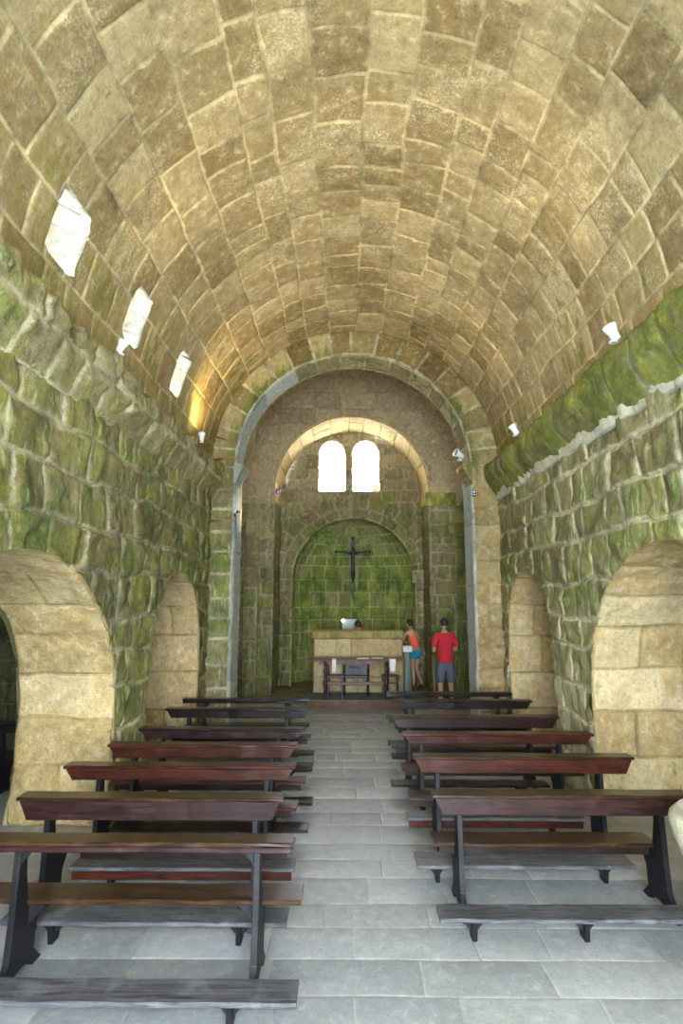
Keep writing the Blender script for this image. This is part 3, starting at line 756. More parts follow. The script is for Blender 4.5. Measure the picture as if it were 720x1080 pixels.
pew('pew', 'fifth pew on the right, one in front of the farthest, dark rail', gr, .69, 2.62, 8.38, 0, .6, 2.3, .30, 150, .09, ('w_dark', 'w_dark', 'w_dark'), lx=(.25, .3))
pew('pew', 'farthest pew on the right, thin dark rail in front of the man', gr, .61, 2.52, 9.03, 0, .6, 2.3, .25, 160, .03, ('w_dark', 'w_dark', 'w_dark'), lx=(.3, .2))
# pews in the dark side aisle, seen through the left arch
ga = 'pews in the dark left side aisle'
pew('pew', 'red-brown pew in the dark side aisle behind the left arch, nearer one', ga, -5.6, -3.55, 5.6, 0, -5.5, -3.6, .25, 210, .09, ('w_dark', 'w_red', 'w_dark'))
pew('pew', 'dark pew in the side aisle behind the left arch, farther one', ga, -5.6, -3.75, 6.9, 0, -5.5, -3.8, .25, 220, .09, ('w_dark', 'w_dark', 'w_dark'))

# ------------------------------------------------------------------ stone font at the right edge
t = thing('stone_font', 'pale carved stone holy water font at the right edge beside the nearest pew', 'font', (2.31, 3.62, 0))
bm = bmesh.new(); lathe(bm, [(.20, 0), (.21, .05), (.19, .09), (.12, .12), (.10, .18), (.10, .48), (.13, .56), (.14, .60)], 24); link('pedestal', bm, 'font', t, True)
bm = bmesh.new(); lathe(bm, [(.12, .60), (.20, .64), (.29, .72), (.345, .84), (.36, .93), (.355, .98), (.33, 1.0), (.30, .99), (.27, .93), (.18, .86), (.02, .84)], 32)
for v in bm.verts:
    v.co += Vector((math.sin(v.co.z * 31 + v.co.x * 17), math.cos(v.co.y * 23), math.sin(v.co.x * 19 + v.co.y * 13))) * .006
link('bowl', bm, 'font', t, True)

# ------------------------------------------------------------------ altar platform, table, altar block
bm = bmesh.new()
box(bm, -.82, 1.24, 12.34, 13.0, .0, .135, .006, 0); 
t = thing('altar_platform', 'low platform with red-brown wooden riser and grey top under the altar table', 'platform', (.2, 12.6, 0))
bm.free(); bm = bmesh.new(); box(bm, -1.04, 1.04, -.30, .58, 0, .13, .005); link('riser', bm, 'w_riser', t)
bm = bmesh.new(); box(bm, -1.06, 1.06, -.32, .59, .131, .15, .006); link('top_mat', bm, 'mat', t)

def blocky(name, x0, x1, y0, y1, z0, z1, mat, rows, L, seed, moss, top_over=0):
    mas = Mas()
    kw = dict(J=.006, D=.008, rnd=.02, rough=.02, warp=.015, res=.05, moss=moss)
    masonry(mas, lambda u, v, h: (u, y0 - h, v), x0, x1, rows, L, seed=seed, **kw)
    masonry(mas, lambda u, v, h: (u, y1 + h, v), x0, x1, rows, L, seed=seed + 1, **kw)
    masonry(mas, lambda u, v, h: (x0 - h, u, v), y0, y1, rows, L, seed=seed + 2, **kw)
    masonry(mas, lambda u, v, h: (x1 + h, u, v), y0, y1, rows, L, seed=seed + 3, **kw)
    masonry(mas, lambda u, v, h: (u, v, z1 + h), x0, x1, [y0, y1], L, seed=seed + 4, **kw)
    return mas
YAL = 13.25
t = thing('stone_altar', 'large sandstone block altar with mossy slab top behind the wooden table', 'altar', (0, 0, 0))
mas = blocky('body', -.76, 1.27, YAL, YAL + .55, .02, 1.33, 'altar', [.02, .48, .92, 1.33], (.9, 1.5), 301, lambda u, v: .12 + 0 * u)
mas.build('body', ['altar'], kind=None, parent=t)
mas = blocky('slab', -.79, 1.30, YAL - .03, YAL + .58, 1.335, 1.50, 'altar', [1.335, 1.50], (2.5, 3), 311, lambda u, v: .62 + 0 * u)
mas.build('slab', ['altar'], kind=None, parent=t)
# altar table
TY = 12.55; Z0 = .15
t = thing('altar_table', 'long wooden altar table with turned legs in front of the stone altar', 'table', (.21, TY, Z0))
bm = bmesh.new(); plank(bm, -1.03, 1.03, -.26, .26, .775, .81, 5); link('tabletop', bm, 'w_table', t)
legp = [(.035, 0), (.042, .02), (.042, .06), (.022, .09), (.04, .14), (.022, .2), (.03, .24), (.044, .28), (.044, .36), (.022, .40), (.034, .46), (.042, .54), (.03, .62), (.022, .66), (.04, .70), (.04, .774)]
for lx_, ly in ((-.66, -.18), (-.62, .18), (.62, -.18), (.66, .18)):
    bm = bmesh.new(); lathe(bm, legp, 14, (lx_, ly, 0)); link('leg', bm, 'w_red', t, True)
bm = bmesh.new(); plank(bm, -.66, .66, -.195, -.165, .285, .35, 6); link('stretcher', bm, 'w_table', t)
for lx_ in (-.64, .64):
    for zz in (.10, .42): bm = bmesh.new(); box(bm, lx_ - .02, lx_ + .02, -.17, .17, zz, zz + .035); link('end_stretcher', bm, 'w_red', t)
bm = bmesh.new(); box(bm, -.80, .80, -.20, -.175, .71, .774); link('apron', bm, 'w_table', t)
# low openwork side seats beneath the table ends
gs = 'small wooden stools under the altar table'
def stool(x, lab):
    t = thing('stool', lab, 'stool', (x, TY, Z0), 0, gs)
    for a in (-.15, .15):
        for b in (-.09, .09):
            bm = bmesh.new(); box(bm, a - .018, a + .018, b - .018, b + .018, 0, .44); link('leg', bm, 'w_dark', t)
    bm = bmesh.new(); box(bm, -.18, .18, -.12, .12, .44, .47); link('seat', bm, 'w_dark', t)
    for z in (.12, .30):
        bm = bmesh.new(); box(bm, -.15, .15, -.115, -.09, z, z + .03); link('rail', bm, 'w_dark', t)
stool(-.25, 'dark wooden stool under the left end of the altar table')
stool(.93, 'dark wooden stool under the right end of the altar table')
# carved chair
t = thing('carved_chair', 'carved dark wooden chair behind the altar table', 'chair', (.20, TY + .42, Z0))
bm = bmesh.new(); box(bm, -.24, .24, -.2, .2, .38, .42); link('seat', bm, 'w_dark', t)
for a in (-.26, .26):
    bm = bmesh.new(); lathe(bm, [(.03, 0), (.03, .1), (.018, .14), (.03, .2), (.03, .36), (.02, .42), (.03, .5), (.03, .68), (.018, .72), (.035, .75)], 10, (a, -.2, 0)); link('front_leg', bm, 'w_dark', t, True)
    bm = bmesh.new(); box(bm, a - .02, a + .02, .16, .2, 0, .70); link('rear_leg', bm, 'w_dark', t)
    bm = bmesh.new(); box(bm, a - .03, a + .03, -.2, .2, .60, .63); link('armrest', bm, 'w_dark', t)
bm = bmesh.new(); box(bm, -.25, .25, -.215, -.18, .44, .73, .01)
for k in range(5):
    bmesh.ops.create_uvsphere(bm, u_segments=10, v_segments=6, radius=.028, matrix=Matrix.Translation((-.12 + .06 * k, -.214, .60)) @ Matrix.Diagonal((1, .5, 1, 1)))
for z in (.48, .52, .68, .71): box(bm, -.22, .22, -.225, -.21, z, z + .012, .002)
link('carved_panel', bm, 'w_grey', t)
# linen strips and papers
def cloth(name, lab, x, w, z1, z0, grp):
    bm = bmesh.new(); n = 12; G = [[bm.verts.new((x - w / 2 * (1 - .25 * (j / 8)) + w * (1 - .25 * (j / 8)) * i / n, TY - .275 - .012 * math.sin(i * 2.1) * (j / 8) - .006, z1 + (z0 - z1) * j / 8)) for j in range(9)] for i in range(n + 1)]
    top = [bm.verts.new((x - w / 2 + w * i / n, TY - .05, Z0 + .817)) for i in range(n + 1)]
    for i in range(n):
        bm.faces.new((top[i], top[i + 1], G[i + 1][0], G[i][0]))
        for j in range(8): bm.faces.new((G[i][j], G[i + 1][j], G[i + 1][j + 1], G[i][j + 1]))
    o = link(name, bm, 'cloth', None, True); o.modifiers.new('s', 'SOLIDIFY').thickness = .004
    tag(o, lab, 'cloth', grp)
gc = 'white linen strips on the altar table'
cloth('linen_cloth', 'white linen strip hanging over the left end of the altar table', -.27, .09, Z0 + .817, .70, gc)
cloth('linen_cloth', 'white linen strip hanging over the right end of the altar table', .96, .14, Z0 + .817, .72, gc)
for k, (x, y, w, d, rz) in enumerate(((.34, -.02, .26, .20, .08), (.66, .03, .24, .18, -.1))):
    bm = bmesh.new(); box(bm, -w / 2, w / 2, -d / 2, d / 2, 0, .008, .002)
    bm.verts.ensure_lookup_table()
    o = link('paper_sheet', bm, 'paper'); o.location = (x, TY + y, Z0 + .8125 + k * .001); o.rotation_euler = (0, 0, rz)
    tag(o, ('white paper sheets at the middle of the altar table', 'white paper sheet right of the other sheets on the altar table')[k], 'paper', 'papers on the altar table')

# glazed panel, with a glowing bead standing in for its reflected highlight
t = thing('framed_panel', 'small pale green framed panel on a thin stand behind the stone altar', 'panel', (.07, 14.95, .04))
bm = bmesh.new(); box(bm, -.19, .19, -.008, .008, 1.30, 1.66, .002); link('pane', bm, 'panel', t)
bm = bmesh.new()
for q in ((-.21, -.19, 1.28, 1.68), (.19, .21, 1.28, 1.68), (-.21, .21, 1.66, 1.68), (-.21, .21, 1.28, 1.30)): box(bm, q[0], q[1], -.014, .014, q[2], q[3], .002)
link('frame', bm, 'w_leg', t)
bm = bmesh.new(); lathe(bm, [(.16, 0), (.16, .02), (.02, .04), (.015, .06), (.015, 1.29)], 14); link('stand', bm, 'iron', t, True)
bm = bmesh.new(); bmesh.ops.create_uvsphere(bm, u_segments=12, v_segments=8, radius=.035, matrix=Matrix.Translation((-.17, -.045, 1.62))); link('glint', bm, 'glint', t, True)

# draped stand beside the woman
t = thing('draped_stand', 'small stand with white top and pale green drape left of the woman', 'stand', (1.44, 14.08, .04))
bm = bmesh.new(); box(bm, -.12, .12, -.12, .12, .92, 1.06, .01)
box(bm, -.09, .09, -.125, -.12, .94, 1.04, .002); link('top', bm, 'wplast', t)
bm = bmesh.new(); n = 40; prev = None
for j in range(9):
    z = .92 - .91 * j / 8
    ring = []
    for i in range(n):
        a = 2 * PI * i / n; rr = (.08 + .03 * j / 8) * (1 + .10 * math.sin(9 * a + j * .2) * (j / 8 + .2))
        ring.append(bm.verts.new((rr * math.cos(a), rr * math.sin(a), z)))
    if prev:
        for i in range(n): bm.faces.new((prev[i], prev[(i + 1) % n], ring[(i + 1) % n], ring[i]))
    prev = ring
link('drape', bm, 'sheet', t, True)

# ------------------------------------------------------------------ crucifix
t = thing('crucifix', 'dark iron crucifix with figure hanging on the apse wall above the altar', 'crucifix', (.17, 15.68, 2.2))
bm = bmesh.new(); box(bm, -.02, .02, -.012, .012, .0, 1.62, .004); lathe(bm, [(.02, 0), (.04, .03), (.03, .07), (.008, .09)], 10, (0, 0, 1.62)); link('upright', bm, 'iron', t)
bm = bmesh.new(); box(bm, -.47, .47, -.014, .010, 1.278, 1.316, .004)
for sx_ in (-.47, .47): bmesh.ops.create_uvsphere(bm, u_segments=10, v_segments=8, radius=.038, matrix=Matrix.Translation((sx_, 0, 1.297)))
link('crossbar', bm, 'iron', t)
bm = bmesh.new(); box(bm, -.07, .07, -.02, .0, 1.45, 1.51, .003); link('title_plate', bm, 'iron', t)
bm = bmesh.new(); tube(bm, [(0, .0, 1.1), (0, .15, 1.1), (0, .26, 1.1)], .012); link('wall_bracket', bm, 'iron', t)
bm = bmesh.new(); tube(bm, [(0, .0, .2), (0, .30, .2), (0, .50, .2)], .012); link('wall_bracket', bm, 'iron', t)
def skin(name, J, E, mat, parent, root=0, sub=2, loc=None):
    me = bpy.data.meshes.new(name); me.from_pydata([j[:3] for j in J], E, []); me.update()
    o = bpy.data.objects.new(name, me); COL.objects.link(o)
    md = o.modifiers.new('skin', 'SKIN'); md.use_smooth_shade = True
    for i, j in enumerate(J):
        r = j[3]; me.skin_vertices[0].data[i].radius = r if isinstance(r, tuple) else (r, r)
        me.skin_vertices[0].data[i].use_root = (i == root)
    s = o.modifiers.new('sub', 'SUBSURF'); s.levels = sub; s.render_levels = sub
    me.materials.append(M[mat])
    if parent: o.parent = parent
    return o
J = [(0, -.05, .86, .05), (0, -.05, 1.0, .045), (0, -.055, 1.14, .055), (0, -.05, 1.24, .04), (0.01, -.06, 1.30, .025), (.015, -.075, 1.36, .045), (.015, -.075, 1.42, .035),
     (-.11, -.04, 1.25, .024), (-.24, -.03, 1.28, .018), (-.40, -.03, 1.30, .014), (.11, -.04, 1.25, .024), (.24, -.03, 1.28, .018), (.40, -.03, 1.30, .014),
     (-.03, -.08, .70, .032), (-.01, -.04, .52, .022), (-.005, -.06, .44, .02), (.035, -.08, .70, .032), (.015, -.04, .52, .022), (.01, -.06, .44, .02)]
E_ = [(0, 1), (1, 2), (2, 3), (3, 4), (4, 5), (5, 6), (3, 7), (7, 8), (8, 9), (3, 10), (10, 11), (11, 12), (0, 13), (13, 14), (14, 15), (0, 16), (16, 17), (17, 18)]
skin('figure', J, E_, 'iron', t)

# ------------------------------------------------------------------ people
def hand(name, wrist, d, side, parent, mat='skin', s=1.0):
    """relaxed hand: palm plus five curled fingers; d = direction of the fingers, side = thumb side"""
    w = Vector(wrist); d = Vector(d).normalized(); sdv = Vector(side).normalized(); n = d.cross(sdv).normalized()
    J = [(*w, .024 * s), (*(w + d * .04 * s), (.030 * s)), (*(w + d * .085 * s), .028 * s)]; E = [(0, 1), (1, 2)]
    def chain(p, st, dirs, r):
        last = p; pos = st
        for k, (dv, ln) in enumerate(dirs):
            J.append((*pos, r * (1 - .12 * k))); E.append((last, len(J) - 1)); last = len(J) - 1; pos = pos + dv * ln * s
        J.append((*pos, r * .7)); E.append((last, len(J) - 1))
    for k, off in enumerate((.030, .010, -.010, -.029)):
        ln = (.034, .038, .036, .028)[k]
        c1 = (d * .95 + n * .3).normalized(); c2 = (d * .7 + n * .7).normalized()
        chain(2, w + d * .085 * s + sdv * off * s, ((d, ln * .8), (c1, ln * .8), (c2, ln * .7)), .0085 * s)
    chain(1, w + d * .03 * s + sdv * .028 * s, (((d * .6 + sdv * .8).normalized(), .035), ((d * .9 + sdv * .35).normalized(), .03)), .0105 * s)
    return skin(name, J, E, mat, parent, sub=1)
def head_mesh(parent, c, yaw, pitch, s=1.0, hair='short'):
    """head with brow, nose, mouth, ears; faces +Y at yaw 0"""
    bm = bmesh.new(); bmesh.ops.create_uvsphere(bm, u_segments=24, v_segments=18, radius=1)
    for v in bm.verts:
        x, y, z = v.co
        w = 1 - .22 * max(0, -z) ** 1.3
        v.co = Vector((x * .076 * w, y * (.095 if y < 0 else .092) * (1 - .10 * max(0, -z)) + (-.004 if z > 0 else .006), z * .115))
        p = v.co
        if y > .3: # face
            p.y += .018 * math.exp(-((p.x / .014) ** 2 + ((p.z + .012) / .022) ** 2))
            p.y -= .008 * (math.exp(-(((p.x - .03) / .014) ** 2 + ((p.z - .012) / .012) ** 2)) + math.exp(-(((p.x + .03) / .014) ** 2 + ((p.z - .012) / .012) ** 2)))
            p.y += .006 * math.exp(-((p.x / .022) ** 2 + ((p.z + .05) / .008) ** 2))
    for sx_ in (-1, 1):
        r = bmesh.ops.create_uvsphere(bm, u_segments=10, v_segments=8, radius=1)
        for v in r['verts']: v.co = Vector((sx_ * .078 + v.co.x * .009, -.005 + v.co.y * .018, -.004 + v.co.z * .031))
    h = link('head', bm, 'skin', parent, True)
    h.location = c; h.rotation_euler = (pitch, 0, yaw); h.scale = (s, s, s)
    for sx_ in (-1, 1):
        bm = bmesh.new(); bmesh.ops.create_uvsphere(bm, u_segments=10, v_segments=8, radius=.010, matrix=Matrix.Translation((sx_ * .03, .079, .012))); link('eye', bm, 'shoe', h, True)
    bm = bmesh.new(); bmesh.ops.create_uvsphere(bm, u_segments=28, v_segments=20, radius=1)
    for v in bm.verts:
        x, y, z = v.co
        k = 1 + .04 * math.sin(x * 19) * math.cos(z * 17 + y * 9)
        v.co = Vector((x * .084 * k, y * .103 * k - .008, z * .124 * k + .006))
    cut = [f for f in bm.faces if (f.calc_center_median().y > .02 and f.calc_center_median().z < .055) or f.calc_center_median().z < (-.055 if hair == 'short' else -.08) or (f.calc_center_median().z < -.02 and f.calc_center_median().y > -.02)]
    bmesh.ops.delete(bm, geom=cut, context='FACES')
    hr = link('hair', bm, 'hair', h, True); hr.modifiers.new('s', 'SOLIDIFY').thickness = .008
    if hair == 'bun':
        bm = bmesh.new(); bmesh.ops.create_uvsphere(bm, u_segments=16, v_segments=12, radius=.042)
        for v in bm.verts: v.co *= 1 + .06 * math.sin(v.co.x * 150) * math.cos(v.co.z * 120)
        b = link('hair_bun', bm, 'hair', h, True); b.location = (0, -.10, .06)
    return h
def shoe(parent, x, y, yaw, mat, z=0):
    bm = bmesh.new(); bmesh.ops.create_uvsphere(bm, u_segments=16, v_segments=10, radius=1)
    for v in bm.verts:
        q = v.co; v.co = Vector((q.x * .048, q.y * .14 + .05, max(0, q.z * .05 * (1.25 if q.y < 0 else .85) + .035)))
    o = link('shoe', bm, mat, parent, True); o.location = (x, y, z); o.rotation_euler = (0, 0, yaw); return o

# man in red, seen from behind, arms folded in front of him
PM = (2.04, 12.15, 0)
t = thing('person', 'man in red t-shirt and grey shorts standing with his back to us', 'person', PM, .1)
k = 1.03
def S(L): return [(a * k * .88, b * k, c * k, (d[0] * k, d[1] * k) if isinstance(d, tuple) else d * k) for a, b, c, d in L]
B = [(0, 0, .95, .105), (0, 0, 1.08, .095), (0, .01, 1.25, .105), (0, .0, 1.40, .095), (0, .0, 1.48, .062), (0, .015, 1.56, .055),
     (-.17, 0, 1.43, .062), (-.245, -.02, 1.28, .047), (-.265, .0, 1.13, .040), (-.17, .19, 1.15, .036), (-.05, .24, 1.18, .027),
     (.17, 0, 1.43, .062), (.245, -.02, 1.28, .047), (.265, .0, 1.13, .040), (.17, .19, 1.19, .036), (.05, .24, 1.22, .027),
     (-.09, 0, .88, .08), (-.115, .01, .70, .075), (-.12, .015, .50, .055), (-.125, -.01, .32, .056), (-.125, -.005, .10, .036), (-.13, .04, .045, .034),
     (.09, 0, .88, .08), (.115, .01, .70, .075), (.12, .015, .50, .055), (.125, -.01, .32, .056), (.125, -.005, .10, .036), (.13, .04, .045, .034)]
EB = [(0, 1), (1, 2), (2, 3), (3, 4), (4, 5), (3, 6), (6, 7), (7, 8), (8, 9), (9, 10), (3, 11), (11, 12), (12, 13), (13, 14), (14, 15),
      (0, 16), (16, 17), (17, 18), (18, 19), (19, 20), (20, 21), (0, 22), (22, 23), (23, 24), (24, 25), (25, 26), (26, 27)]
skin('body', S(B), EB, 'skin', t)
sh = [(0, 0, .87, .175), (0, 0, .96, .17), (0, .01, 1.20, .17), (0, .0, 1.38, (.155, .125)), (0, 0, 1.475, (.085, .08)), (-.165, 0, 1.42, .088), (-.245, -.02, 1.30, .076), (-.265, -.01, 1.20, .072), (.165, 0, 1.42, .088), (.245, -.02, 1.30, .076), (.265, -.01, 1.20, .072)]
skin('t_shirt', S(sh), [(0, 1), (1, 2), (2, 3), (3, 4), (3, 5), (5, 6), (6, 7), (3, 8), (8, 9), (9, 10)], 'red', t)
sr = [(0, 0, 1.0, .14), (0, 0, .90, .165), (-.10, 0, .80, .115), (-.12, .01, .62, .10), (-.125, .01, .49, .098), (.10, 0, .80, .115), (.12, .01, .62, .10), (.125, .01, .49, .098)]
skin('shorts', S(sr), [(0, 1), (1, 2), (2, 3), (3, 4), (1, 5), (5, 6), (6, 7)], 'shorts', t)
head_mesh(t, (0, .03, 1.665 * k), .1, -.12, 1.0)
hand('hand', (-.04 * k, .245 * k, 1.18 * k), (1, .05, .1), (0, 0, 1), t); hand('hand', (.04 * k, .25 * k, 1.22 * k), (-1, .05, -.05), (0, 0, 1), t)
shoe(t, -.13, .02, .12, 'shoe'); shoe(t, .13, .02, -.12, 'shoe')

# woman leaning towards the stand, weight on the left leg, the other heel raised
PWm = (1.70, 14.45, .04)
t = thing('person', 'woman in coral tank top and teal shorts leaning beside the altar', 'person', PWm, .35)
B = [(0, 0, .92, .11), (-.01, .02, 1.03, .088), (-.03, .06, 1.18, .098), (-.05, .10, 1.31, .088), (-.055, .125, 1.39, .045), (-.06, .15, 1.455, .042),
     (-.19, .11, 1.34, .046), (-.25, .18, 1.16, .035), (-.24, .36, 1.08, .03), (-.22, .46, 1.06, .022),
     (.09, .10, 1.34, .046), (.14, .13, 1.12, .035), (.06, .30, 1.05, .03), (.0, .40, 1.06, .022),
     (-.085, 0, .84, .088), (-.08, .02, .66, .07), (-.07, .02, .47, .048), (-.07, -.01, .30, .05), (-.07, -.01, .10, .03), (-.075, .03, .04, .028),
     (.085, 0, .84, .088), (.07, .05, .66, .07), (.05, .07, .47, .048), (.06, -.05, .31, .05), (.08, -.16, .14, .03), (.085, -.15, .05, .028)]
EW = [(0, 1), (1, 2), (2, 3), (3, 4), (4, 5), (3, 6), (6, 7), (7, 8), (8, 9), (3, 10), (10, 11), (11, 12), (12, 13), (0, 14), (14, 15), (15, 16), (16, 17), (17, 18), (18, 19), (0, 20), (20, 21), (21, 22), (22, 23), (23, 24), (24, 25)]
skin('body', B, EW, 'skin', t)
skin('tank_top', [(0, 0, .93, .13), (-.01, .02, 1.05, .122), (-.03, .06, 1.19, .125), (-.048, .095, 1.29, (.115, .10)), (-.11, .105, 1.36, .04), (.015, .105, 1.36, .04)], [(0, 1), (1, 2), (2, 3), (3, 4), (3, 5)], 'orange', t)
skin('shorts', [(0, 0, .98, (.12, .105)), (0, 0, .90, (.13, .115)), (-.085, .005, .82, .10), (-.08, .015, .69, .094), (.085, .01, .82, .10), (.075, .035, .69, .094)], [(0, 1), (1, 2), (2, 3), (1, 4), (4, 5)], 'teal', t)
head_mesh(t, (-.065, .19, 1.55), .3, -.35, .93, 'bun')
hand('hand', (-.22, .46, 1.06), (.1, 1, -.1), (1, 0, 0), t, s=.9); hand('hand', (.0, .40, 1.06), (-.2, 1, 0), (-1, 0, 0), t, s=.9)
shoe(t, -.075, -.01, 0, 'sandal'); o = shoe(t, .085, -.15, 0, 'sandal', .045); o.rotation_euler = (-.5, 0, 0)

# person behind the altar, only the hair shows
t = thing('person', 'person behind the stone altar, only the dark hair visible above the slab', 'person', (.27, 14.25, .04), .2)
t.scale = (1.06, 1.06, 1.06)
B2 = [(a, b, c * .94, d) for a, b, c, d in B[:5]] + [(-.055, .14, 1.37, .042)]
dz_ = .10
B3 = [(0, 0, .84, .11), (0, .01, .95, .10), (0, .01, 1.09, .105), (0, .0, 1.21, .095), (0, .0, 1.28, .05), (0, .01, 1.34, .045),
      (-.15, 0, 1.24, .048), (-.20, .02, 1.07, .036), (-.19, .10, .90, .03), (-.18, .14, .84, .022), (.15, 0, 1.24, .048), (.20, .02, 1.07, .036), (.19, .10, .90, .03), (.18, .14, .84, .022),
      (-.09, 0, .76, .085), (-.1, .01, .45, .05), (-.1, 0, .10, .032), (-.105, .03, .04, .03), (.09, 0, .76, .085), (.1, .01, .45, .05), (.1, 0, .10, .032), (.105, .03, .04, .03)]
skin('body', B3, [(0, 1), (1, 2), (2, 3), (3, 4), (4, 5), (3, 6), (6, 7), (7, 8), (8, 9), (3, 10), (10, 11), (11, 12), (12, 13), (0, 14), (14, 15), (15, 16), (16, 17), (0, 18), (18, 19), (19, 20), (20, 21)], 'skin', t)
skin('shirt', [(0, 0, .82, (.13, .11)), (0, .01, 1.0, (.125, .11)), (0, .01, 1.18, (.13, .105)), (0, 0, 1.26, (.07, .07)), (-.15, 0, 1.22, .068), (-.19, .01, 1.10, .058), (.15, 0, 1.22, .068), (.19, .01, 1.10, .058)], [(0, 1), (1, 2), (2, 3), (2, 4), (4, 5), (2, 6), (6, 7)], 'blue', t)
skin('trousers', [(0, 0, .86, (.12, .11)), (0, 0, .80, (.13, .115)), (-.09, 0, .72, .095), (-.1, .01, .45, .07), (-.1, 0, .08, .055), (.09, 0, .72, .095), (.1, .01, .45, .07), (.1, 0, .08, .055)], [(0, 1), (1, 2), (2, 3), (3, 4), (1, 5), (5, 6), (6, 7)], 'shorts', t)
head_mesh(t, (0, .02, 1.435), .4, -.3, .97)
hand('hand', (-.18, .14, .84), (.0, .2, -1), (.3, 1, 0), t, s=.9); hand('hand', (.18, .14, .84), (.0, .2, -1), (-.3, 1, 0), t, s=.9)
shoe(t, -.1, 0, .1, 'shoe'); shoe(t, .1, 0, -.1, 'shoe')

# ------------------------------------------------------------------ fixtures
def spotlight(lab, loc, aim, mat='wplast', s=1.0, glow=False, stalk=.05, grp='spotlights along the walls'):
    t = thing('spotlight', lab, 'lamp', loc, 0, grp)
    d = Vector(aim).normalized(); q = d.to_track_quat('Z', 'Y').to_matrix().to_4x4()
    bm = bmesh.new(); tube(bm, [(0, 0, 0), (0, 0, stalk)], .012 * s); lathe(bm, [(.035 * s, 0), (.035 * s, .012 * s), (.012 * s, .016 * s)], 14); link('mount', bm, mat, t)
    bm = bmesh.new(); lathe(bm, [(.025 * s, -.07 * s), (.035 * s, -.06 * s), (.038 * s, .0), (.055 * s, .05 * s), (.058 * s, .07 * s), (.05 * s, .07 * s), (.045 * s, .055 * s)], 18)
    o = link('housing', bm, mat, t, True); o.matrix_local = Matrix.Translation((0, 0, stalk + .04 * s)) @ q
    bm = bmesh.new(); lathe(bm, [(.044 * s, .056 * s), (.046 * s, .060 * s), (.02 * s, .064 * s)], 16)
    o = link('lens', bm, 'lamp' if glow else 'glass', t, True); o.matrix_local = Matrix.Translation((0, 0, stalk + .04 * s)) @ q
    return t
spotlight('small white spotlight on the right cornice, nearer one', (2.48, 5.02, 4.62), (-.4, .1, 1), s=1.15)
spotlight('small white spotlight on the right cornice, farther one', (2.48, 8.15, 4.62), (-.5, .1, 1), s=1.15)
spotlight('small white spotlight on the left cornice below the second slit window', (-2.2, 5.25, 4.62), (.4, .1, 1), s=.9)
spotlight('glowing spotlight on the left cornice beyond the third slit window', (-2.22, 8.45, 4.62), (-.05, .12, 1), glow=True, s=.9)
spotlight('dark camera with pale head on the left chancel pier at the copper pipe', (-1.95, 9.9, 3.66), (.5, -1, .2), mat='dplast', s=.9, stalk=.03)
spotlight('white spotlight on the capital at the right side of the chancel arch', (2.0, 9.85, 4.66), (-1, -.5, .4), s=1.3, stalk=.06)
spotlight('small dark spotlight on the right chancel pier', (2.24, 9.86, 4.02), (-.5, -1, -.2), mat='dplast', s=.8, stalk=.03)
spotlight('small violet lamp at the left springing of the inner arch', (-1.66, 13.45, 4.70), (.4, -1, .1), mat='violet', s=1.2, stalk=.03)
def pipe(name, lab, pts, r, mat):
    bm = bmesh.new(); tube(bm, pts, r); o = link(name, bm, mat); tag(o, lab, 'pipe', 'copper pipes on the left chancel pier'); return o
pipe('copper_pipe', 'copper pipe across the left chancel pier at camera height', [(-2.42, 9.93, 3.60), (-2.2, 9.93, 3.61), (-1.95, 9.93, 3.60)], .016, 'copper')
pipe('copper_pipe', 'copper pipe slanting across the voussoirs above the left springing', [(-2.42, 9.94, 5.16), (-1.95, 9.94, 5.0)], .016, 'copper')
pipe('copper_pipe', 'copper pipe just above the left capital of the chancel arch', [(-2.42, 9.93, 4.70), (-2.15, 9.93, 4.74), (-1.93, 9.93, 4.74)], .016, 'copper')

# ------------------------------------------------------------------ light
w = bpy.data.worlds.new('sky'); sc.world = w; w.use_nodes = True
bg = w.node_tree.nodes['Background']
tc = w.node_tree.nodes.new('ShaderNodeTexCoord'); sp = w.node_tree.nodes.new('ShaderNodeSeparateXYZ'); w.node_tree.links.new(tc.outputs['Generated'], sp.inputs[0])
rp = w.node_tree.nodes.new('ShaderNodeValToRGB'); w.node_tree.links.new(sp.outputs[2], rp.inputs[0])
rp.color_ramp.elements[0].color = (.80, .86, .92, 1); rp.color_ramp.elements[1].color = (.42, .66, 1, 1); rp.color_ramp.elements[0].position = .0
e = rp.color_ramp.elements.new(.25); e.color = (.86, .92, 1, 1)
w.node_tree.links.new(rp.outputs[0], bg.inputs['Color']); bg.inputs['Strength'].default_value = 17
def light(name, typ, loc, rot, energy, color, **kw):
    l = bpy.data.lights.new(name, typ); l.energy = energy; l.color = color
    for a, v in kw.items(): setattr(l, a, v)
    o = bpy.data.objects.new(name, l); COL.objects.link(o); o.location = loc; o.rotation_euler = rot; return o
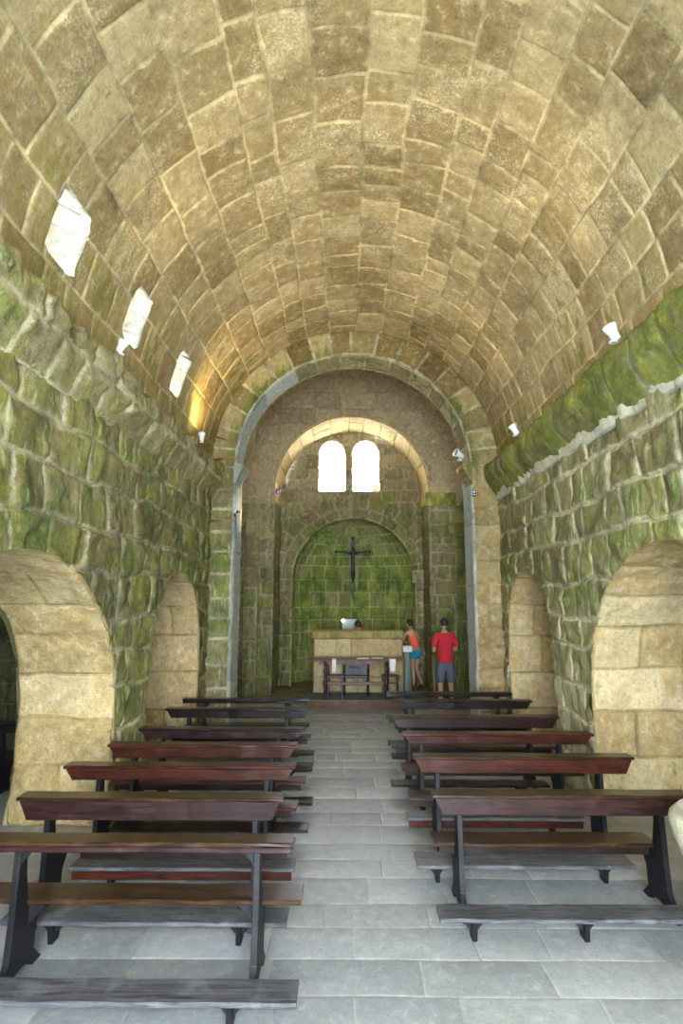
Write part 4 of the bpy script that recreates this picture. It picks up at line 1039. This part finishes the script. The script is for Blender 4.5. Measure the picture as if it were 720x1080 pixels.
# daylight through the entrance
light('door_daylight', 'AREA', (CX, -1.6, 2.2), (math.radians(90), 0, 0), 540, (.60, .78, 1), shape='RECTANGLE', size=2.8, size_y=4.0)
# lamps on the cornices, each aimed across at the vault; front pair unseen, added without fixtures
def aimed(name, loc, aim, e, col, size, blend=.9, soft=.08):
    o = light(name, 'SPOT', loc, (0, 0, 0), e, col, spot_size=math.radians(size), spot_blend=blend, shadow_soft_size=soft)
    o.rotation_euler = Vector(aim).normalized().to_track_quat('-Z', 'Y').to_euler()
for x, y, e in ((-1.95, 1.2, 60), (2.23, 1.2, 60), (2.3, 5.02, 95), (-2.02, 5.25, 80), (2.3, 8.15, 60), (-2.02, 8.3, 60)):
    aimed('cornice_lamp', (x, y, 4.80), (-.75 if x > 0 else .75, .1, .62), e, (1, .84, .58), 130)
aimed('glow_lamp', (-2.10, 8.45, 4.86), (-.35, .35, 1), 45, (1, .72, .25), 120, .8, .03)
aimed('capital_lamp', (1.78, 9.78, 4.80), (-.35, 1, -.2), 110, (1, .88, .66), 110)
aimed('bay_fill', (-1.75, 9.72, 3.75), (.35, 1, .15), 90, (1, .90, .70), 110)  # added fill to brighten the bay; this pier carries a camera, no lamp
for i, (c, r, zc) in enumerate(WC):
    light('window_daylight', 'AREA', (c, YC + .5, 5.75), (math.radians(-90), 0, 0), 40, (.86, .93, 1), shape='RECTANGLE', size=.6, size_y=1.2)

# ------------------------------------------------------------------ camera
cam = bpy.data.cameras.new('camera'); co = bpy.data.objects.new('camera', cam); COL.objects.link(co)
co.location = (0, 0, 2.3); co.rotation_euler = (math.radians(90) + math.atan(88 / 600), 0, math.radians(.525))
cam.sensor_fit = 'HORIZONTAL'; cam.sensor_width = 24; cam.lens = 20; cam.clip_start = .05
sc.camera = co
sc.view_settings.view_transform = 'Standard'; sc.view_settings.look = 'None'; sc.view_settings.gamma = 1; sc.view_settings.use_curve_mapping = False
sc.view_settings.exposure = 0.52
sc.cycles.max_bounces = 8; sc.cycles.diffuse_bounces = 5
sc.cycles.use_denoising = True
